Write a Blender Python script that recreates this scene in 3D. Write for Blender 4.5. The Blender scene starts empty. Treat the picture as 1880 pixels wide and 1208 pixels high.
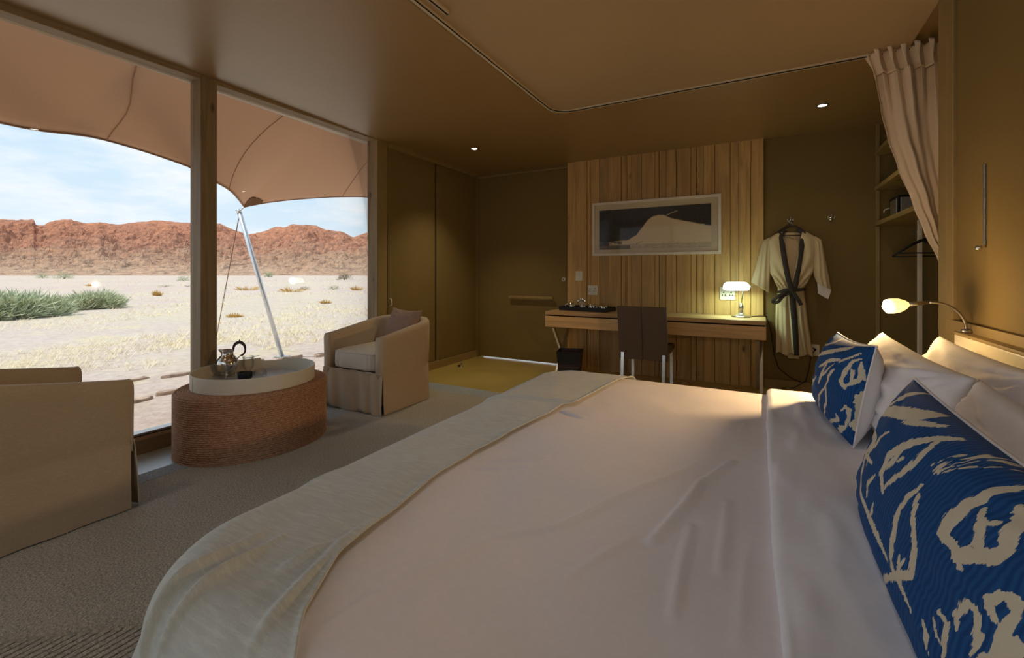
import bpy, bmesh, math, random
import numpy as np
from mathutils import Vector, Matrix, noise

random.seed(7)
rng = np.random.default_rng(7)
PI = math.pi
scene = bpy.context.scene
COL = scene.collection

# ------------------------------------------------------------------ camera, sky, sun, exposure
cam_d = bpy.data.cameras.new('camera')
cam = bpy.data.objects.new('camera', cam_d)
COL.objects.link(cam)
cam.location = (0, 0, 1.2)
cam.rotation_euler = (PI / 2, 0, math.atan2(455, 825))
cam_d.sensor_width = 36.0
cam_d.lens = 825 / 1880 * 36.0
cam_d.shift_y = -104 / 1880
cam_d.clip_start = 0.02
cam_d.clip_end = 3000
scene.camera = cam

scene.view_settings.view_transform = 'Standard'
scene.view_settings.look = 'None'
scene.view_settings.gamma = 1.0
scene.view_settings.exposure = 0.25
scene.view_settings.use_curve_mapping = False
scene.cycles.use_denoising = True
scene.cycles.max_bounces = 10
scene.cycles.diffuse_bounces = 6
scene.cycles.transparent_max_bounces = 12
scene.cycles.sample_clamp_indirect = 6.0
scene.cycles.caustics_reflective = False
scene.cycles.caustics_refractive = False

world = bpy.data.worlds.new('desert_sky')
scene.world = world
world.use_nodes = True
nt = world.node_tree
nt.nodes.clear()
def wn(t, **kw):
    n = nt.nodes.new(t)
    for k, v in kw.items():
        setattr(n, k, v)
    return n
tc = wn('ShaderNodeTexCoord')
sep = wn('ShaderNodeSeparateXYZ')
nt.links.new(tc.outputs['Generated'], sep.inputs[0])
grad = wn('ShaderNodeValToRGB')
grad.color_ramp.elements[0].position = 0.0
grad.color_ramp.elements[0].color = (0.76, 0.86, 0.95, 1)
grad.color_ramp.elements[1].position = 0.55
grad.color_ramp.elements[1].color = (0.42, 0.62, 0.88, 1)
e = grad.color_ramp.elements.new(0.22)
e.color = (0.62, 0.80, 0.96, 1)
nt.links.new(sep.outputs['Z'], grad.inputs[0])
mp = wn('ShaderNodeMapping')
mp.inputs['Scale'].default_value = (3.0, 3.0, 11.0)
nt.links.new(tc.outputs['Generated'], mp.inputs[0])
cn = wn('ShaderNodeTexNoise')
cn.inputs['Scale'].default_value = 2.2
cn.inputs['Detail'].default_value = 7.0
cn.inputs['Roughness'].default_value = 0.62
nt.links.new(mp.outputs[0], cn.inputs['Vector'])
cr = wn('ShaderNodeValToRGB')
cr.color_ramp.elements[0].position = 0.40
cr.color_ramp.elements[1].position = 0.68
nt.links.new(cn.outputs['Fac'], cr.inputs[0])
mx = wn('ShaderNodeMix', data_type='RGBA')
nt.links.new(cr.outputs[0], mx.inputs[0])
nt.links.new(grad.outputs[0], mx.inputs[6])
mx.inputs[7].default_value = (0.93, 0.95, 0.97, 1)
bg = wn('ShaderNodeBackground')
bg.inputs['Strength'].default_value = 0.95
nt.links.new(mx.outputs[2], bg.inputs[0])
wo = wn('ShaderNodeOutputWorld')
nt.links.new(bg.outputs[0], wo.inputs[0])

sun_d = bpy.data.lights.new('sun', 'SUN')
sun_d.energy = 2.9
sun_d.angle = math.radians(1.5)
sun_d.color = (1.0, 0.93, 0.82)
sun = bpy.data.objects.new('sun', sun_d)
COL.objects.link(sun)
sun.location = (8, -6, 20)
# light comes from behind the camera, a little to the window side, about 60 degrees high
sun.rotation_euler = Vector((0.26, 0.40, -0.88)).to_track_quat('-Z', 'Y').to_euler()

# ------------------------------------------------------------------ materials
MATS = {}
def srgb(r, g, b):
    def f(v):
        v /= 255.0
        return v / 12.92 if v <= 0.04045 else ((v + 0.055) / 1.055) ** 2.4
    return (f(r), f(g), f(b), 1.0)

def new_mat(name):
    m = bpy.data.materials.new(name)
    m.use_nodes = True
    m.node_tree.nodes.clear()
    MATS[name] = m
    t = m.node_tree
    out = t.nodes.new('ShaderNodeOutputMaterial')
    p = t.nodes.new('ShaderNodeBsdfPrincipled')
    t.links.new(p.outputs[0], out.inputs[0])
    return m, t, p, out

def N(t, typ, **kw):
    n = t.nodes.new(typ)
    for k, v in kw.items():
        setattr(n, k, v)
    return n

def coords(t, scale=(1, 1, 1), kind='Object', rnd=False):
    c = N(t, 'ShaderNodeTexCoord')
    m = N(t, 'ShaderNodeMapping')
    m.inputs['Scale'].default_value = scale
    t.links.new(c.outputs[kind], m.inputs[0])
    if rnd:
        oi = N(t, 'ShaderNodeObjectInfo')
        mul = N(t, 'ShaderNodeVectorMath', operation='SCALE')
        mul.inputs[0].default_value = (37.0, 19.0, 53.0)
        t.links.new(oi.outputs['Random'], mul.inputs['Scale'])
        t.links.new(mul.outputs[0], m.inputs['Location'])
    return m.outputs[0]

def noise_n(t, vec, scale, detail=3, rough=0.5, dist=0.0):
    n = N(t, 'ShaderNodeTexNoise')
    n.inputs['Scale'].default_value = scale
    n.inputs['Detail'].default_value = detail
    n.inputs['Roughness'].default_value = rough
    n.inputs['Distortion'].default_value = dist
    t.links.new(vec, n.inputs['Vector'])
    return n.outputs['Fac']

def ramp(t, fac, stops):
    r = N(t, 'ShaderNodeValToRGB')
    while len(r.color_ramp.elements) < len(stops):
        r.color_ramp.elements.new(0.5)
    for el, (p, c) in zip(r.color_ramp.elements, stops):
        el.position = p
        el.color = c
    t.links.new(fac, r.inputs[0])
    return r.outputs[0]

def bump(t, p, h, strength, dist=0.01, prev=None):
    b = N(t, 'ShaderNodeBump')
    b.inputs['Strength'].default_value = strength
    b.inputs['Distance'].default_value = dist
    t.links.new(h, b.inputs['Height'])
    if prev is not None:
        t.links.new(prev, b.inputs['Normal'])
    t.links.new(b.outputs[0], p.inputs['Normal'])
    return b.outputs[0]

def mixc(t, fac, a, b, mode='MIX'):
    m = N(t, 'ShaderNodeMix', data_type='RGBA', blend_type=mode)
    if isinstance(fac, float):
        m.inputs[0].default_value = fac
    else:
        t.links.new(fac, m.inputs[0])
    for i, v in ((6, a), (7, b)):
        if isinstance(v, tuple):
            m.inputs[i].default_value = v
        else:
            t.links.new(v, m.inputs[i])
    return m.outputs[2]

def sc(c, k):
    return (min(1, c[0] * k), min(1, c[1] * k), min(1, c[2] * k), 1)

def fabric(name, c, rough=0.9, weave=450, var=0.12, bstr=0.25, slub=True, sheen=0.0, big=3.0, axis=None):
    m, t, p, o = new_mat(name)
    v = coords(t)
    f1 = noise_n(t, v, big, 4, 0.6)
    f2 = noise_n(t, coords(t, axis or ((1, 1, 6) if slub else (1, 1, 1))), 60, 3, 0.7)
    lo_, hi_ = (0.80, 1.15) if slub else (0.97, 1.03)
    col = ramp(t, f1, [(0.3, sc(c, 1 - var)), (0.7, sc(c, 1 + var))])
    col = mixc(t, f2, col, ramp(t, f2, [(0.35, sc(c, lo_)), (0.65, sc(c, hi_))]), 'MIX')
    t.links.new(col, p.inputs['Base Color'])
    p.inputs['Roughness'].default_value = rough
    p.inputs['Sheen Weight'].default_value = sheen
    p.inputs['Specular IOR Level'].default_value = 0.2
    w = noise_n(t, v, weave, 2, 0.6)
    n1 = bump(t, p, w, bstr, 0.002)
    bump(t, p, noise_n(t, v, 14, 3, 0.5), 0.12, 0.01, n1)
    return m

def wood(name, c, dark=0.55, axis='Z', rough=0.55, scale=1.0, knots=True):
    m, t, p, o = new_mat(name)
    s = {'Z': (1, 1, 0.06), 'Y': (1, 0.06, 1), 'X': (0.06, 1, 1)}[axis]
    v = coords(t, tuple(k * scale for k in s), rnd=True)
    g = noise_n(t, v, 26, 6, 0.65, 0.6)
    col = ramp(t, g, [(0.28, sc(c, dark)), (0.5, sc(c, 0.92)), (0.75, sc(c, 1.18))])
    oi = N(t, 'ShaderNodeObjectInfo')
    tint = ramp(t, oi.outputs['Random'], [(0.0, (0.78, 0.76, 0.74, 1)), (1.0, (1.12, 1.08, 1.0, 1))])
    col = mixc(t, 1.0, col, tint, 'MULTIPLY')
    if knots:
        kv = coords(t, {'Z': (7, 7, 3.2), 'Y': (7, 3.2, 7), 'X': (3.2, 7, 7)}[axis], rnd=True)
        vo = N(t, 'ShaderNodeTexVoronoi')
        vo.inputs['Scale'].default_value = 0.62
        t.links.new(kv, vo.inputs['Vector'])
        kn = ramp(t, vo.outputs['Distance'], [(0.04, (0, 0, 0, 1)), (0.11, (1, 1, 1, 1))])
        col = mixc(t, kn, sc(c, 0.25), col)
    t.links.new(col, p.inputs['Base Color'])
    p.inputs['Roughness'].default_value = rough
    p.inputs['Specular IOR Level'].default_value = 0.35
    bump(t, p, g, 0.25, 0.004)
    return m

def metal(name, c, rough=0.25, m_=1.0):
    m, t, p, o = new_mat(name)
    v = coords(t)
    f = noise_n(t, v, 40, 3)
    t.links.new(ramp(t, f, [(0.3, sc(c, 0.9)), (0.7, sc(c, 1.05))]), p.inputs['Base Color'])
    p.inputs['Metallic'].default_value = m_
    p.inputs['Roughness'].default_value = rough
    return m

def plain(name, c, rough=0.6, spec=0.4, var=0.06, bscale=200, bstr=0.05):
    m, t, p, o = new_mat(name)
    v = coords(t)
    f = noise_n(t, v, 12, 4)
    t.links.new(ramp(t, f, [(0.3, sc(c, 1 - var)), (0.7, sc(c, 1 + var))]), p.inputs['Base Color'])
    p.inputs['Roughness'].default_value = rough
    p.inputs['Specular IOR Level'].default_value = spec
    if bstr:
        bump(t, p, noise_n(t, v, bscale, 2), bstr, 0.003)
    return m

def glow(name, c, strength):
    m, t, p, o = new_mat(name)
    p.inputs['Base Color'].default_value = (0.8, 0.8, 0.8, 1)
    p.inputs['Emission Color'].default_value = c
    p.inputs['Emission Strength'].default_value = strength
    v = coords(t)
    t.links.new(ramp(t, noise_n(t, v, 20), [(0, (0.4,) * 3 + (1,)), (1, (0.5,) * 3 + (1,))]), p.inputs['Roughness'])
    return m

def thin_glass(name, tint=(1, 1, 1, 1), gloss=1.0, base=0.04):
    m, t, p, o = new_mat(name)
    t.nodes.remove(p)
    tr = N(t, 'ShaderNodeBsdfTransparent')
    tr.inputs[0].default_value = tint
    gl = N(t, 'ShaderNodeBsdfGlossy')
    gl.inputs['Roughness'].default_value = 0.02
    fr = N(t, 'ShaderNodeFresnel')
    fr.inputs['IOR'].default_value = 1.45
    mul = N(t, 'ShaderNodeMath', operation='MULTIPLY')
    mul.inputs[1].default_value = gloss
    t.links.new(fr.outputs[0], mul.inputs[0])
    mix = N(t, 'ShaderNodeMixShader')
    t.links.new(mul.outputs[0], mix.inputs[0])
    t.links.new(tr.outputs[0], mix.inputs[1])
    t.links.new(gl.outputs[0], mix.inputs[2])
    t.links.new(mix.outputs[0], o.inputs[0])
    return m

WALL = srgb(128, 108, 66)
fabric('wall_canvas', WALL, 0.75, 300, 0.05, 0.12, slub=False)
m = fabric('ceiling_canvas', srgb(158, 128, 86), 0.4, 260, 0.05, 0.10, slub=False)
q_ = m.node_tree.nodes['Principled BSDF']
q_.inputs['Coat Weight'].default_value = 0.7
q_.inputs['Coat Roughness'].default_value = 0.38
q_.inputs['Coat IOR'].default_value = 1.7
fabric('panel_canvas', srgb(176, 152, 120), 0.8, 260, 0.03, 0.10, slub=False)
wood('timber_frame', srgb(160, 140, 110), 0.6, 'Z')
wood('timber_beam', srgb(176, 154, 122), 0.6, 'Y')
wood('plank_wood', srgb(210, 174, 116), 0.62, 'Z')
wood('desk_wood', srgb(214, 176, 126), 0.68, 'X', 0.5)
wood('shelf_wood', srgb(170, 145, 95), 0.7, 'Y', 0.5)
plain('frame_paint', srgb(150, 128, 84), 0.6)
plain('dark_gap', srgb(26, 20, 12), 0.9)
fabric('linen', srgb(196, 176, 150), 0.92, 380, 0.05, 0.35, sheen=0.1)
fabric('linen_seat', srgb(216, 208, 196), 0.92, 380, 0.05, 0.35)
fabric('mauve_linen', srgb(165, 135, 118), 0.92, 380, 0.06, 0.3)
fabric('bed_sheet', srgb(240, 234, 236), 0.85, 600, 0.02, 0.10, slub=False)
fabric('white_cotton', srgb(242, 238, 238), 0.85, 600, 0.02, 0.10, slub=False)
fabric('flap_cotton', srgb(242, 242, 248), 0.85, 600, 0.02, 0.10, slub=False)
fabric('runner_cloth', srgb(200, 202, 196), 0.9, 420, 0.08, 0.4, sheen=0.2, axis=(.25, 2.2, 1))
fabric('robe_cotton', srgb(215, 196, 160), 0.85, 500, 0.03, 0.1, slub=False)
fabric('robe_trim', srgb(66, 60, 58), 0.85, 500, 0.05, 0.1, slub=False)
fabric('curtain_voile', srgb(218, 200, 178), 0.9, 500, 0.03, 0.1, slub=False)
fabric('bed_base_cloth', srgb(70, 58, 46), 0.9, 400, 0.05, 0.2)
plain('brown_leather', srgb(92, 74, 62), 0.55, 0.4, 0.06, 260, 0.15)
metal('steel', (0.78, 0.78, 0.76, 1), 0.22)
metal('brushed_steel', (0.62, 0.60, 0.56, 1), 0.38)
metal('dull_chrome', (0.55, 0.53, 0.50, 1), 0.3)
metal('pole_metal', (0.72, 0.78, 0.82, 1), 0.35, 0.8)
metal('silver', (0.82, 0.78, 0.72, 1), 0.14)
plain('white_plastic', srgb(225, 220, 205), 0.4)
plain('white_paint', srgb(232, 222, 208), 0.5)
plain('track_white', srgb(205, 190, 165), 0.5)
plain('black_plastic', srgb(22, 20, 22), 0.45)
plain('black_lacquer', srgb(24, 24, 30), 0.5)
plain('dark_wood', srgb(58, 36, 24), 0.4)
plain('socket_hole', srgb(30, 28, 26), 0.7)
plain('rope_brown', srgb(120, 90, 62), 0.8)
plain('guy_rope_fibre', srgb(140, 110, 84), 0.9)
thin_glass('window_glass', (0.97, 0.98, 0.98, 1), 0.6)
thin_glass('picture_glass', (0.97, 0.97, 0.96, 1), 0.22)
thin_glass('clear_glass', (0.985, 0.995, 0.995, 1), 0.55)
glow('bulb_white', (1.0, 0.95, 0.80, 1), 26.0)
glow('lamp_shade_glass', (0.72, 1.0, 0.86, 1), 3.2)
glow('warm_bulb', (1.0, 0.80, 0.42, 1), 9.0)
glow('warm_shade', (1.0, 0.56, 0.16, 1), 1.7)

# smooth olive floor
m, t, p, o = new_mat('olive_floor')
v = coords(t)
f = noise_n(t, v, 2.2, 5, 0.6)
t.links.new(ramp(t, f, [(0.3, srgb(190, 166, 84)), (0.7, srgb(208, 184, 104))]), p.inputs['Base Color'])
t.links.new(ramp(t, noise_n(t, v, 9, 4), [(0.3, (0.34,) * 3 + (1,)), (0.7, (0.5,) * 3 + (1,))]), p.inputs['Roughness'])
p.inputs['Specular IOR Level'].default_value = 0.9
p.inputs['Coat Weight'].default_value = 0.9
p.inputs['Coat Roughness'].default_value = 0.3
p.inputs['Coat IOR'].default_value = 1.9
bump(t, p, noise_n(t, v, 60, 4), 0.05, 0.004)

plain('sky_sheen_floor', srgb(196, 204, 204), 0.35)  # pale cool grey painted in for the sky's reflection on the floor
q_ = MATS['sky_sheen_floor'].node_tree.nodes['Principled BSDF']
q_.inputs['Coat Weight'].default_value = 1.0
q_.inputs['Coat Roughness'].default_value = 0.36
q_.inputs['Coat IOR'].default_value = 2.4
# loop pile rug
def rug_mat(name, c, rib=False):
    m, t, p, o = new_mat(name)
    v = coords(t)
    f1 = noise_n(t, v, 110, 2, 0.7)
    f2 = noise_n(t, v, 3, 4, 0.6)
    col = ramp(t, f1, [(0.34, sc(c, 0.42)), (0.5, sc(c, 0.95)), (0.68, sc(c, 1.55))])
    col = mixc(t, 0.25, col, ramp(t, f2, [(0.35, sc(c, 0.8)), (0.65, sc(c, 1.2))]))
    t.links.new(col, p.inputs['Base Color'])
    p.inputs['Roughness'].default_value = 0.95
    p.inputs['Specular IOR Level'].default_value = 0.15
    p.inputs['Sheen Weight'].default_value = 0.5
    p.inputs['Sheen Tint'].default_value = (.75, .88, 1.0, 1)  # bluish tint paints the sky's sheen into the pile
    bump(t, p, f1, 0.9, 0.008)
    return m
rug_mat('rug_pile', srgb(182, 171, 152))
rug_mat('rug_border', srgb(168, 174, 178))

# rope coil of the ottoman
m, t, p, o = new_mat('rope_coil')
v = coords(t)
f1 = noise_n(t, coords(t, (1, 1, 5.0)), 60, 4, 0.8)
t.links.new(ramp(t, f1, [(0.3, srgb(98, 70, 50)), (0.5, srgb(196, 150, 118)), (0.72, srgb(236, 196, 162))]), p.inputs['Base Color'])
p.inputs['Roughness'].default_value = 0.85
bump(t, p, f1, 0.8, 0.006)

# woven tray wall
m, t, p, o = new_mat('tray_weave')
v = coords(t)
w = N(t, 'ShaderNodeTexWave', wave_type='BANDS', bands_direction='Z')
w.inputs['Scale'].default_value = 60
w.inputs['Distortion'].default_value = 1.5
t.links.new(v, w.inputs['Vector'])
t.links.new(ramp(t, w.outputs['Fac'], [(0.2, srgb(224, 216, 200)), (0.8, srgb(246, 240, 226))]), p.inputs['Base Color'])
p.inputs['Roughness'].default_value = 0.7
bump(t, p, w.outputs['Fac'], 0.4, 0.003)
m, t, p, o = new_mat('tray_floor')
v = coords(t)
f1 = noise_n(t, v, 45, 4, 0.6, 1.0)
t.links.new(ramp(t, f1, [(0.3, srgb(196, 202, 208)), (0.7, srgb(236, 240, 246))]), p.inputs['Base Color'])
p.inputs['Roughness'].default_value = 0.28
bump(t, p, f1, 0.7, 0.01)

# headboard panel: cream painted, brushed grain
wood('headboard_cream', srgb(250, 244, 224), 0.88, 'Y', 0.45, 1.0, knots=False)

# tent membrane
fabric('tent_membrane', srgb(216, 176, 146), 0.85, 120, 0.03, 0.1, slub=False, big=0.6)
fabric('tent_patch', srgb(120, 88, 62), 0.85, 120, 0.06, 0.1, slub=False)
plain('seam_tape', srgb(160, 124, 96), 0.8)

# desert ground
m, t, p, o = new_mat('desert_sand')
v = coords(t)
f1 = noise_n(t, coords(t, (1, 1, 1)), 0.05, 5, 0.6)
f2 = noise_n(t, v, 0.9, 6, 0.65)
f3 = noise_n(t, v, 9, 5, 0.7)
base = ramp(t, f1, [(0.36, srgb(200, 182, 176)), (0.52, srgb(202, 188, 180)), (0.66, srgb(204, 194, 176))])
patch = ramp(t, f2, [(0.50, (0, 0, 0, 1)), (0.62, (1, 1, 1, 1))])
col = mixc(t, patch, base, srgb(208, 196, 172))
fine = ramp(t, f3, [(0.30, (0.80, 0.77, 0.74, 1)), (0.6, (1.05, 1.04, 1.03, 1))])
col = mixc(t, 1.0, col, fine, 'MULTIPLY')
t.links.new(col, p.inputs['Base Color'])
p.inputs['Roughness'].default_value = 0.95
p.inputs['Specular IOR Level'].default_value = 0.1
bump(t, p, noise_n(t, v, 5, 8, 0.7), 0.6, 0.06)

# hills
m, t, p, o = new_mat('hill_rock')
geo = N(t, 'ShaderNodeNewGeometry')
sx = N(t, 'ShaderNodeSeparateXYZ')
t.links.new(geo.outputs['Position'], sx.inputs[0])
v = coords(t, (1, 1, 2.6))
fa = noise_n(t, v, 0.035, 8, 0.68)
fb = noise_n(t, v, 0.22, 9, 0.8, .6)
hm = N(t, 'ShaderNodeMapRange')
hm.inputs['From Min'].default_value = -2
hm.inputs['From Max'].default_value = 30
t.links.new(sx.outputs['Z'], hm.inputs['Value'])
add = N(t, 'ShaderNodeMath', operation='ADD')
t.links.new(hm.outputs[0], add.inputs[0])
mm = N(t, 'ShaderNodeMath', operation='MULTIPLY_ADD')
mm.inputs[1].default_value = 0.9
mm.inputs[2].default_value = -0.45
t.links.new(fa, mm.inputs[0])
t.links.new(mm.outputs[0], add.inputs[1])
col = ramp(t, add.outputs[0], [(0.0, srgb(196, 168, 142)), (0.34, srgb(186, 152, 126)), (0.58, srgb(190, 142, 116)), (0.95, srgb(192, 138, 110))])
dk = ramp(t, fb, [(0.36, (0.36, 0.34, 0.38, 1)), (0.47, (0.84, 0.84, 0.88, 1)), (0.66, (1.3, 1.22, 1.16, 1))])
col = mixc(t, 1.0, col, dk, 'MULTIPLY')
t.links.new(col, p.inputs['Base Color'])
p.inputs['Roughness'].default_value = 1.0
p.inputs['Specular IOR Level'].default_value = 0.0
bump(t, p, fb, 0.6, 1.5)

plain('shrub_green', srgb(190, 196, 162), 0.9, 0.1, 0.2, 8, 0)
plain('shrub_grey', srgb(150, 140, 112), 0.9, 0.1, 0.2, 8, 0)
plain('grass_straw', srgb(232, 220, 190), 0.9, 0.1, 0.1, 8, 0)
plain('grass_gold', srgb(200, 164, 92), 0.9, 0.1, 0.1, 8, 0)
plain('stone_slab', srgb(176, 156, 140), 0.9, 0.2, 0.35, 30, 0.6)
plain('print_paper', srgb(226, 208, 178), 0.6, 0.3, 0.02, 200, 0)

# ------------------------------------------------------------------ mesh helpers
def wl(o):
    v = Vector((0, 0, 0))
    while o is not None:
        v += o.location
        o = o.parent
    return v

class MB:
    def __init__(self):
        self.v = []
        self.f = []
    def add(self, vs, fs):
        b = len(self.v)
        self.v += [tuple(q) for q in vs]
        self.f += [tuple(i + b for i in q) for q in fs]
        return self
    def box(self, x0, x1, y0, y1, z0, z1):
        vs = [(x, y, z) for z in (z0, z1) for y in (y0, y1) for x in (x0, x1)]
        return self.add(vs, [(0, 2, 3, 1), (4, 5, 7, 6), (0, 1, 5, 4), (2, 6, 7, 3), (0, 4, 6, 2), (1, 3, 7, 5)])
    def obox(self, c, ax, ay, az):
        c = Vector(c); ax = Vector(ax); ay = Vector(ay); az = Vector(az)
        vs = [c + ax * i + ay * j + az * k for k in (-1, 1) for j in (-1, 1) for i in (-1, 1)]
        return self.add(vs, [(0, 2, 3, 1), (4, 5, 7, 6), (0, 1, 5, 4), (2, 6, 7, 3), (0, 4, 6, 2), (1, 3, 7, 5)])
    def bar(self, a, b, w, h, up=(0, 0, 1)):
        a = Vector(a); b = Vector(b)
        d = (b - a)
        L = d.length
        d.normalize()
        s = d.cross(Vector(up))
        if s.length < 1e-4:
            s = d.cross(Vector((1, 0, 0)))
        s.normalize()
        u = s.cross(d)
        return self.obox((a + b) / 2, d * L / 2, s * w / 2, u * h / 2)
    def tube(self, pts, r, seg=10, cap=True, close=False):
        pts = [Vector(q) for q in pts]
        n = len(pts)
        rr = r if hasattr(r, '__len__') else [r] * n
        vs = []
        ref = None
        for i, q in enumerate(pts):
            a = pts[(i - 1) % n] if (i > 0 or close) else q
            b = pts[(i + 1) % n] if (i < n - 1 or close) else q
            d = (b - a).normalized()
            if ref is None:
                ref = d.orthogonal().normalized()
            ref = (ref - d * ref.dot(d))
            if ref.length < 1e-5:
                ref = d.orthogonal()
            ref.normalize()
            s = d.cross(ref)
            for k in range(seg):
                th = 2 * PI * k / seg
                vs.append(q + ref * (math.cos(th) * rr[i]) + s * (math.sin(th) * rr[i]))
        fs = []
        m = n if close else n - 1
        for i in range(m):
            j = (i + 1) % n
            for k in range(seg):
                k2 = (k + 1) % seg
                fs.append((i * seg + k, i * seg + k2, j * seg + k2, j * seg + k))
        if cap and not close:
            fs.append(tuple(range(seg))[::-1])
            fs.append(tuple((n - 1) * seg + k for k in range(seg)))
        return self.add(vs, fs)
    def lathe(self, prof, c=(0, 0, 0), seg=32, sx=1.0, sy=1.0, rot=0.0, cap=True, M=None):
        vs = []
        for (r, z) in prof:
            for k in range(seg):
                th = 2 * PI * k / seg
                x, y = r * sx * math.cos(th), r * sy * math.sin(th)
                q = Vector((x * math.cos(rot) - y * math.sin(rot), x * math.sin(rot) + y * math.cos(rot), z))
                if M is not None:
                    q = M @ q
                vs.append(q + Vector(c))
        fs = []
        for i in range(len(prof) - 1):
            for k in range(seg):
                k2 = (k + 1) % seg
                fs.append((i * seg + k, i * seg + k2, (i + 1) * seg + k2, (i + 1) * seg + k))
        if cap:
            fs.append(tuple(range(seg))[::-1])
            fs.append(tuple((len(prof) - 1) * seg + k for k in range(seg)))
        return self.add(vs, fs)
    def ball(self, c, r, seg=14, sx=1, sy=1, sz=1):
        prof = []
        n = seg // 2 + 1
        for i in range(n + 1):
            a = -PI / 2 + PI * i / n
            prof.append((max(1e-4, r * math.cos(a)), r * math.sin(a) * sz))
        return self.lathe(prof, c, seg, sx, sy)
    def grid(self, fn, nu, nv, closeu=False):
        vs = [fn(i / (nu if closeu else nu - 1), j / (nv - 1)) for j in range(nv) for i in range(nu)]
        fs = []
        for j in range(nv - 1):
            for i in range(nu if closeu else nu - 1):
                i2 = (i + 1) % nu
                fs.append((j * nu + i, j * nu + i2, (j + 1) * nu + i2, (j + 1) * nu + i))
        return self.add(vs, fs)
    def prism(self, poly, a, b, axis='Y'):
        # poly: 2D outline; extruded from a to b along axis
        n = len(poly)
        vs = []
        for k in (a, b):
            for (p, q) in poly:
                vs.append({'Y': (p, k, q), 'X': (k, p, q), 'Z': (p, q, k)}[axis])
        fs = [tuple(range(n)), tuple(range(n, 2 * n))[::-1]]
        for i in range(n):
            j = (i + 1) % n
            fs.append((i, i + n, j + n, j))
        return self.add(vs, fs)
    def mesh(self, name, off=(0, 0, 0)):
        me = bpy.data.meshes.new(name)
        v = np.array(self.v, dtype=float) - np.array(off, dtype=float)
        me.from_pydata(v.tolist(), [], self.f)
        me.update()
        return me
    def build(self, name, mat, parent=None, loc=None, smooth=False, bevel=0.0, bseg=2, fix=True, solid=0.0, subsurf=0):
        if loc is None:
            loc = (0, 0, 0)
        base = wl(parent) if parent is not None else Vector((0, 0, 0))
        me = self.mesh(name, tuple(base + Vector(loc)))
        if fix:
            bm = bmesh.new()
            bm.from_mesh(me)
            bmesh.ops.remove_doubles(bm, verts=bm.verts, dist=1e-5)
            bmesh.ops.recalc_face_normals(bm, faces=bm.faces)
            bm.to_mesh(me)
            bm.free()
        me.materials.append(MATS[mat])
        o = bpy.data.objects.new(name, me)
        COL.objects.link(o)
        o.location = loc
        if parent is not None:
            o.parent = parent
        if smooth:
            me.polygons.foreach_set('use_smooth', [True] * len(me.polygons))
        if solid:
            md = o.modifiers.new('solid', 'SOLIDIFY')
            md.thickness = solid
            md.offset = 0
        if bevel:
            md = o.modifiers.new('bevel', 'BEVEL')
            md.width = bevel
            md.segments = bseg
            md.limit_method = 'ANGLE'
        if subsurf:
            md = o.modifiers.new('sub', 'SUBSURF')
            md.levels = md.render_levels = subsurf
        return o

def tag(o, label=None, cat=None, group=None, kind=None):
    if label: o['label'] = label
    if cat: o['category'] = cat
    if group: o['group'] = group
    if kind: o['kind'] = kind
    return o

def thing(name, label, cat, loc=(0, 0, 0), group=None):
    o = bpy.data.objects.new(name, None)
    o.empty_display_size = 0.1
    COL.objects.link(o)
    o.location = loc
    return tag(o, label, cat, group)

def root(name, loc=(0, 0, 0), kind='structure'):
    o = bpy.data.objects.new(name, None)
    COL.objects.link(o)
    o.location = loc
    if kind: o['kind'] = kind
    return o

def struct(o):
    o['kind'] = 'structure'
    return o

def copy_tree(o, parent=None):
    c = o.copy()
    COL.objects.link(c)
    if parent is not None:
        c.parent = parent
    for ch in [k for k in bpy.data.objects if k.parent == o]:
        copy_tree(ch, c)
    return c

def fbm(x, y, z=0.0, oct=4):
    return noise.fractal(Vector((x, y, z)), 0.9, 2.0, oct)

def lerp(a, b, t):
    return a + (b - a) * t

def interp(x, pts):
    if x <= pts[0][0]: return pts[0][1]
    for (a, va), (b, vb) in zip(pts, pts[1:]):
        if x <= b:
            t = (x - a) / (b - a)
            t = t * t * (3 - 2 * t) * 0.5 + t * 0.5
            return va + (vb - va) * t
    return pts[-1][1]

def linterp(x, pts):
    if x <= pts[0][0]: return pts[0][1]
    for (a, va), (b, vb) in zip(pts, pts[1:]):
        if x <= b:
            return va + (vb - va) * (x - a) / (b - a)
    return pts[-1][1]

# ------------------------------------------------------------------ the room
YB, XW, YN, XR = 5.36, -3.56, -2.4, 1.62
CZ = lambda y: 2.66 - 0.0135 * max(y, 0)

fl = root('floor')
MB().box(-3.558, -3.19, YN, 3.70, -0.01, .004).build('sky_sheen_strip', 'sky_sheen_floor', fl, bevel=.002)  # same floor, recoloured by the window to imitate reflected sky
MB().box(-3.78, XR + .1, YN - .1, YB + .16, -0.16, 0).build('floor_slab', 'olive_floor', fl)

m_ = MB()
m_.add([(x, y, CZ(y) + dz) for dz in (0, .16) for y in (YN - .1, 0, YB + .15) for x in (-3.80, XR + .15)],
       [(0, 1, 3, 2), (2, 3, 5, 4), (6, 8, 9, 7), (8, 10, 11, 9), (0, 6, 7, 1), (4, 5, 11, 10), (0, 2, 8, 6), (2, 4, 10, 8), (1, 7, 9, 3), (3, 9, 11, 5)])
ceil = struct(m_.build('ceiling', 'ceiling_canvas'))
MB().box(-3.8, XR + .15, YN - .7, YN - .1, 2.66, 2.80).build('added_overhang', 'ceiling_canvas', ceil)  # unseen overhang added to keep sun off the near glazing
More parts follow.
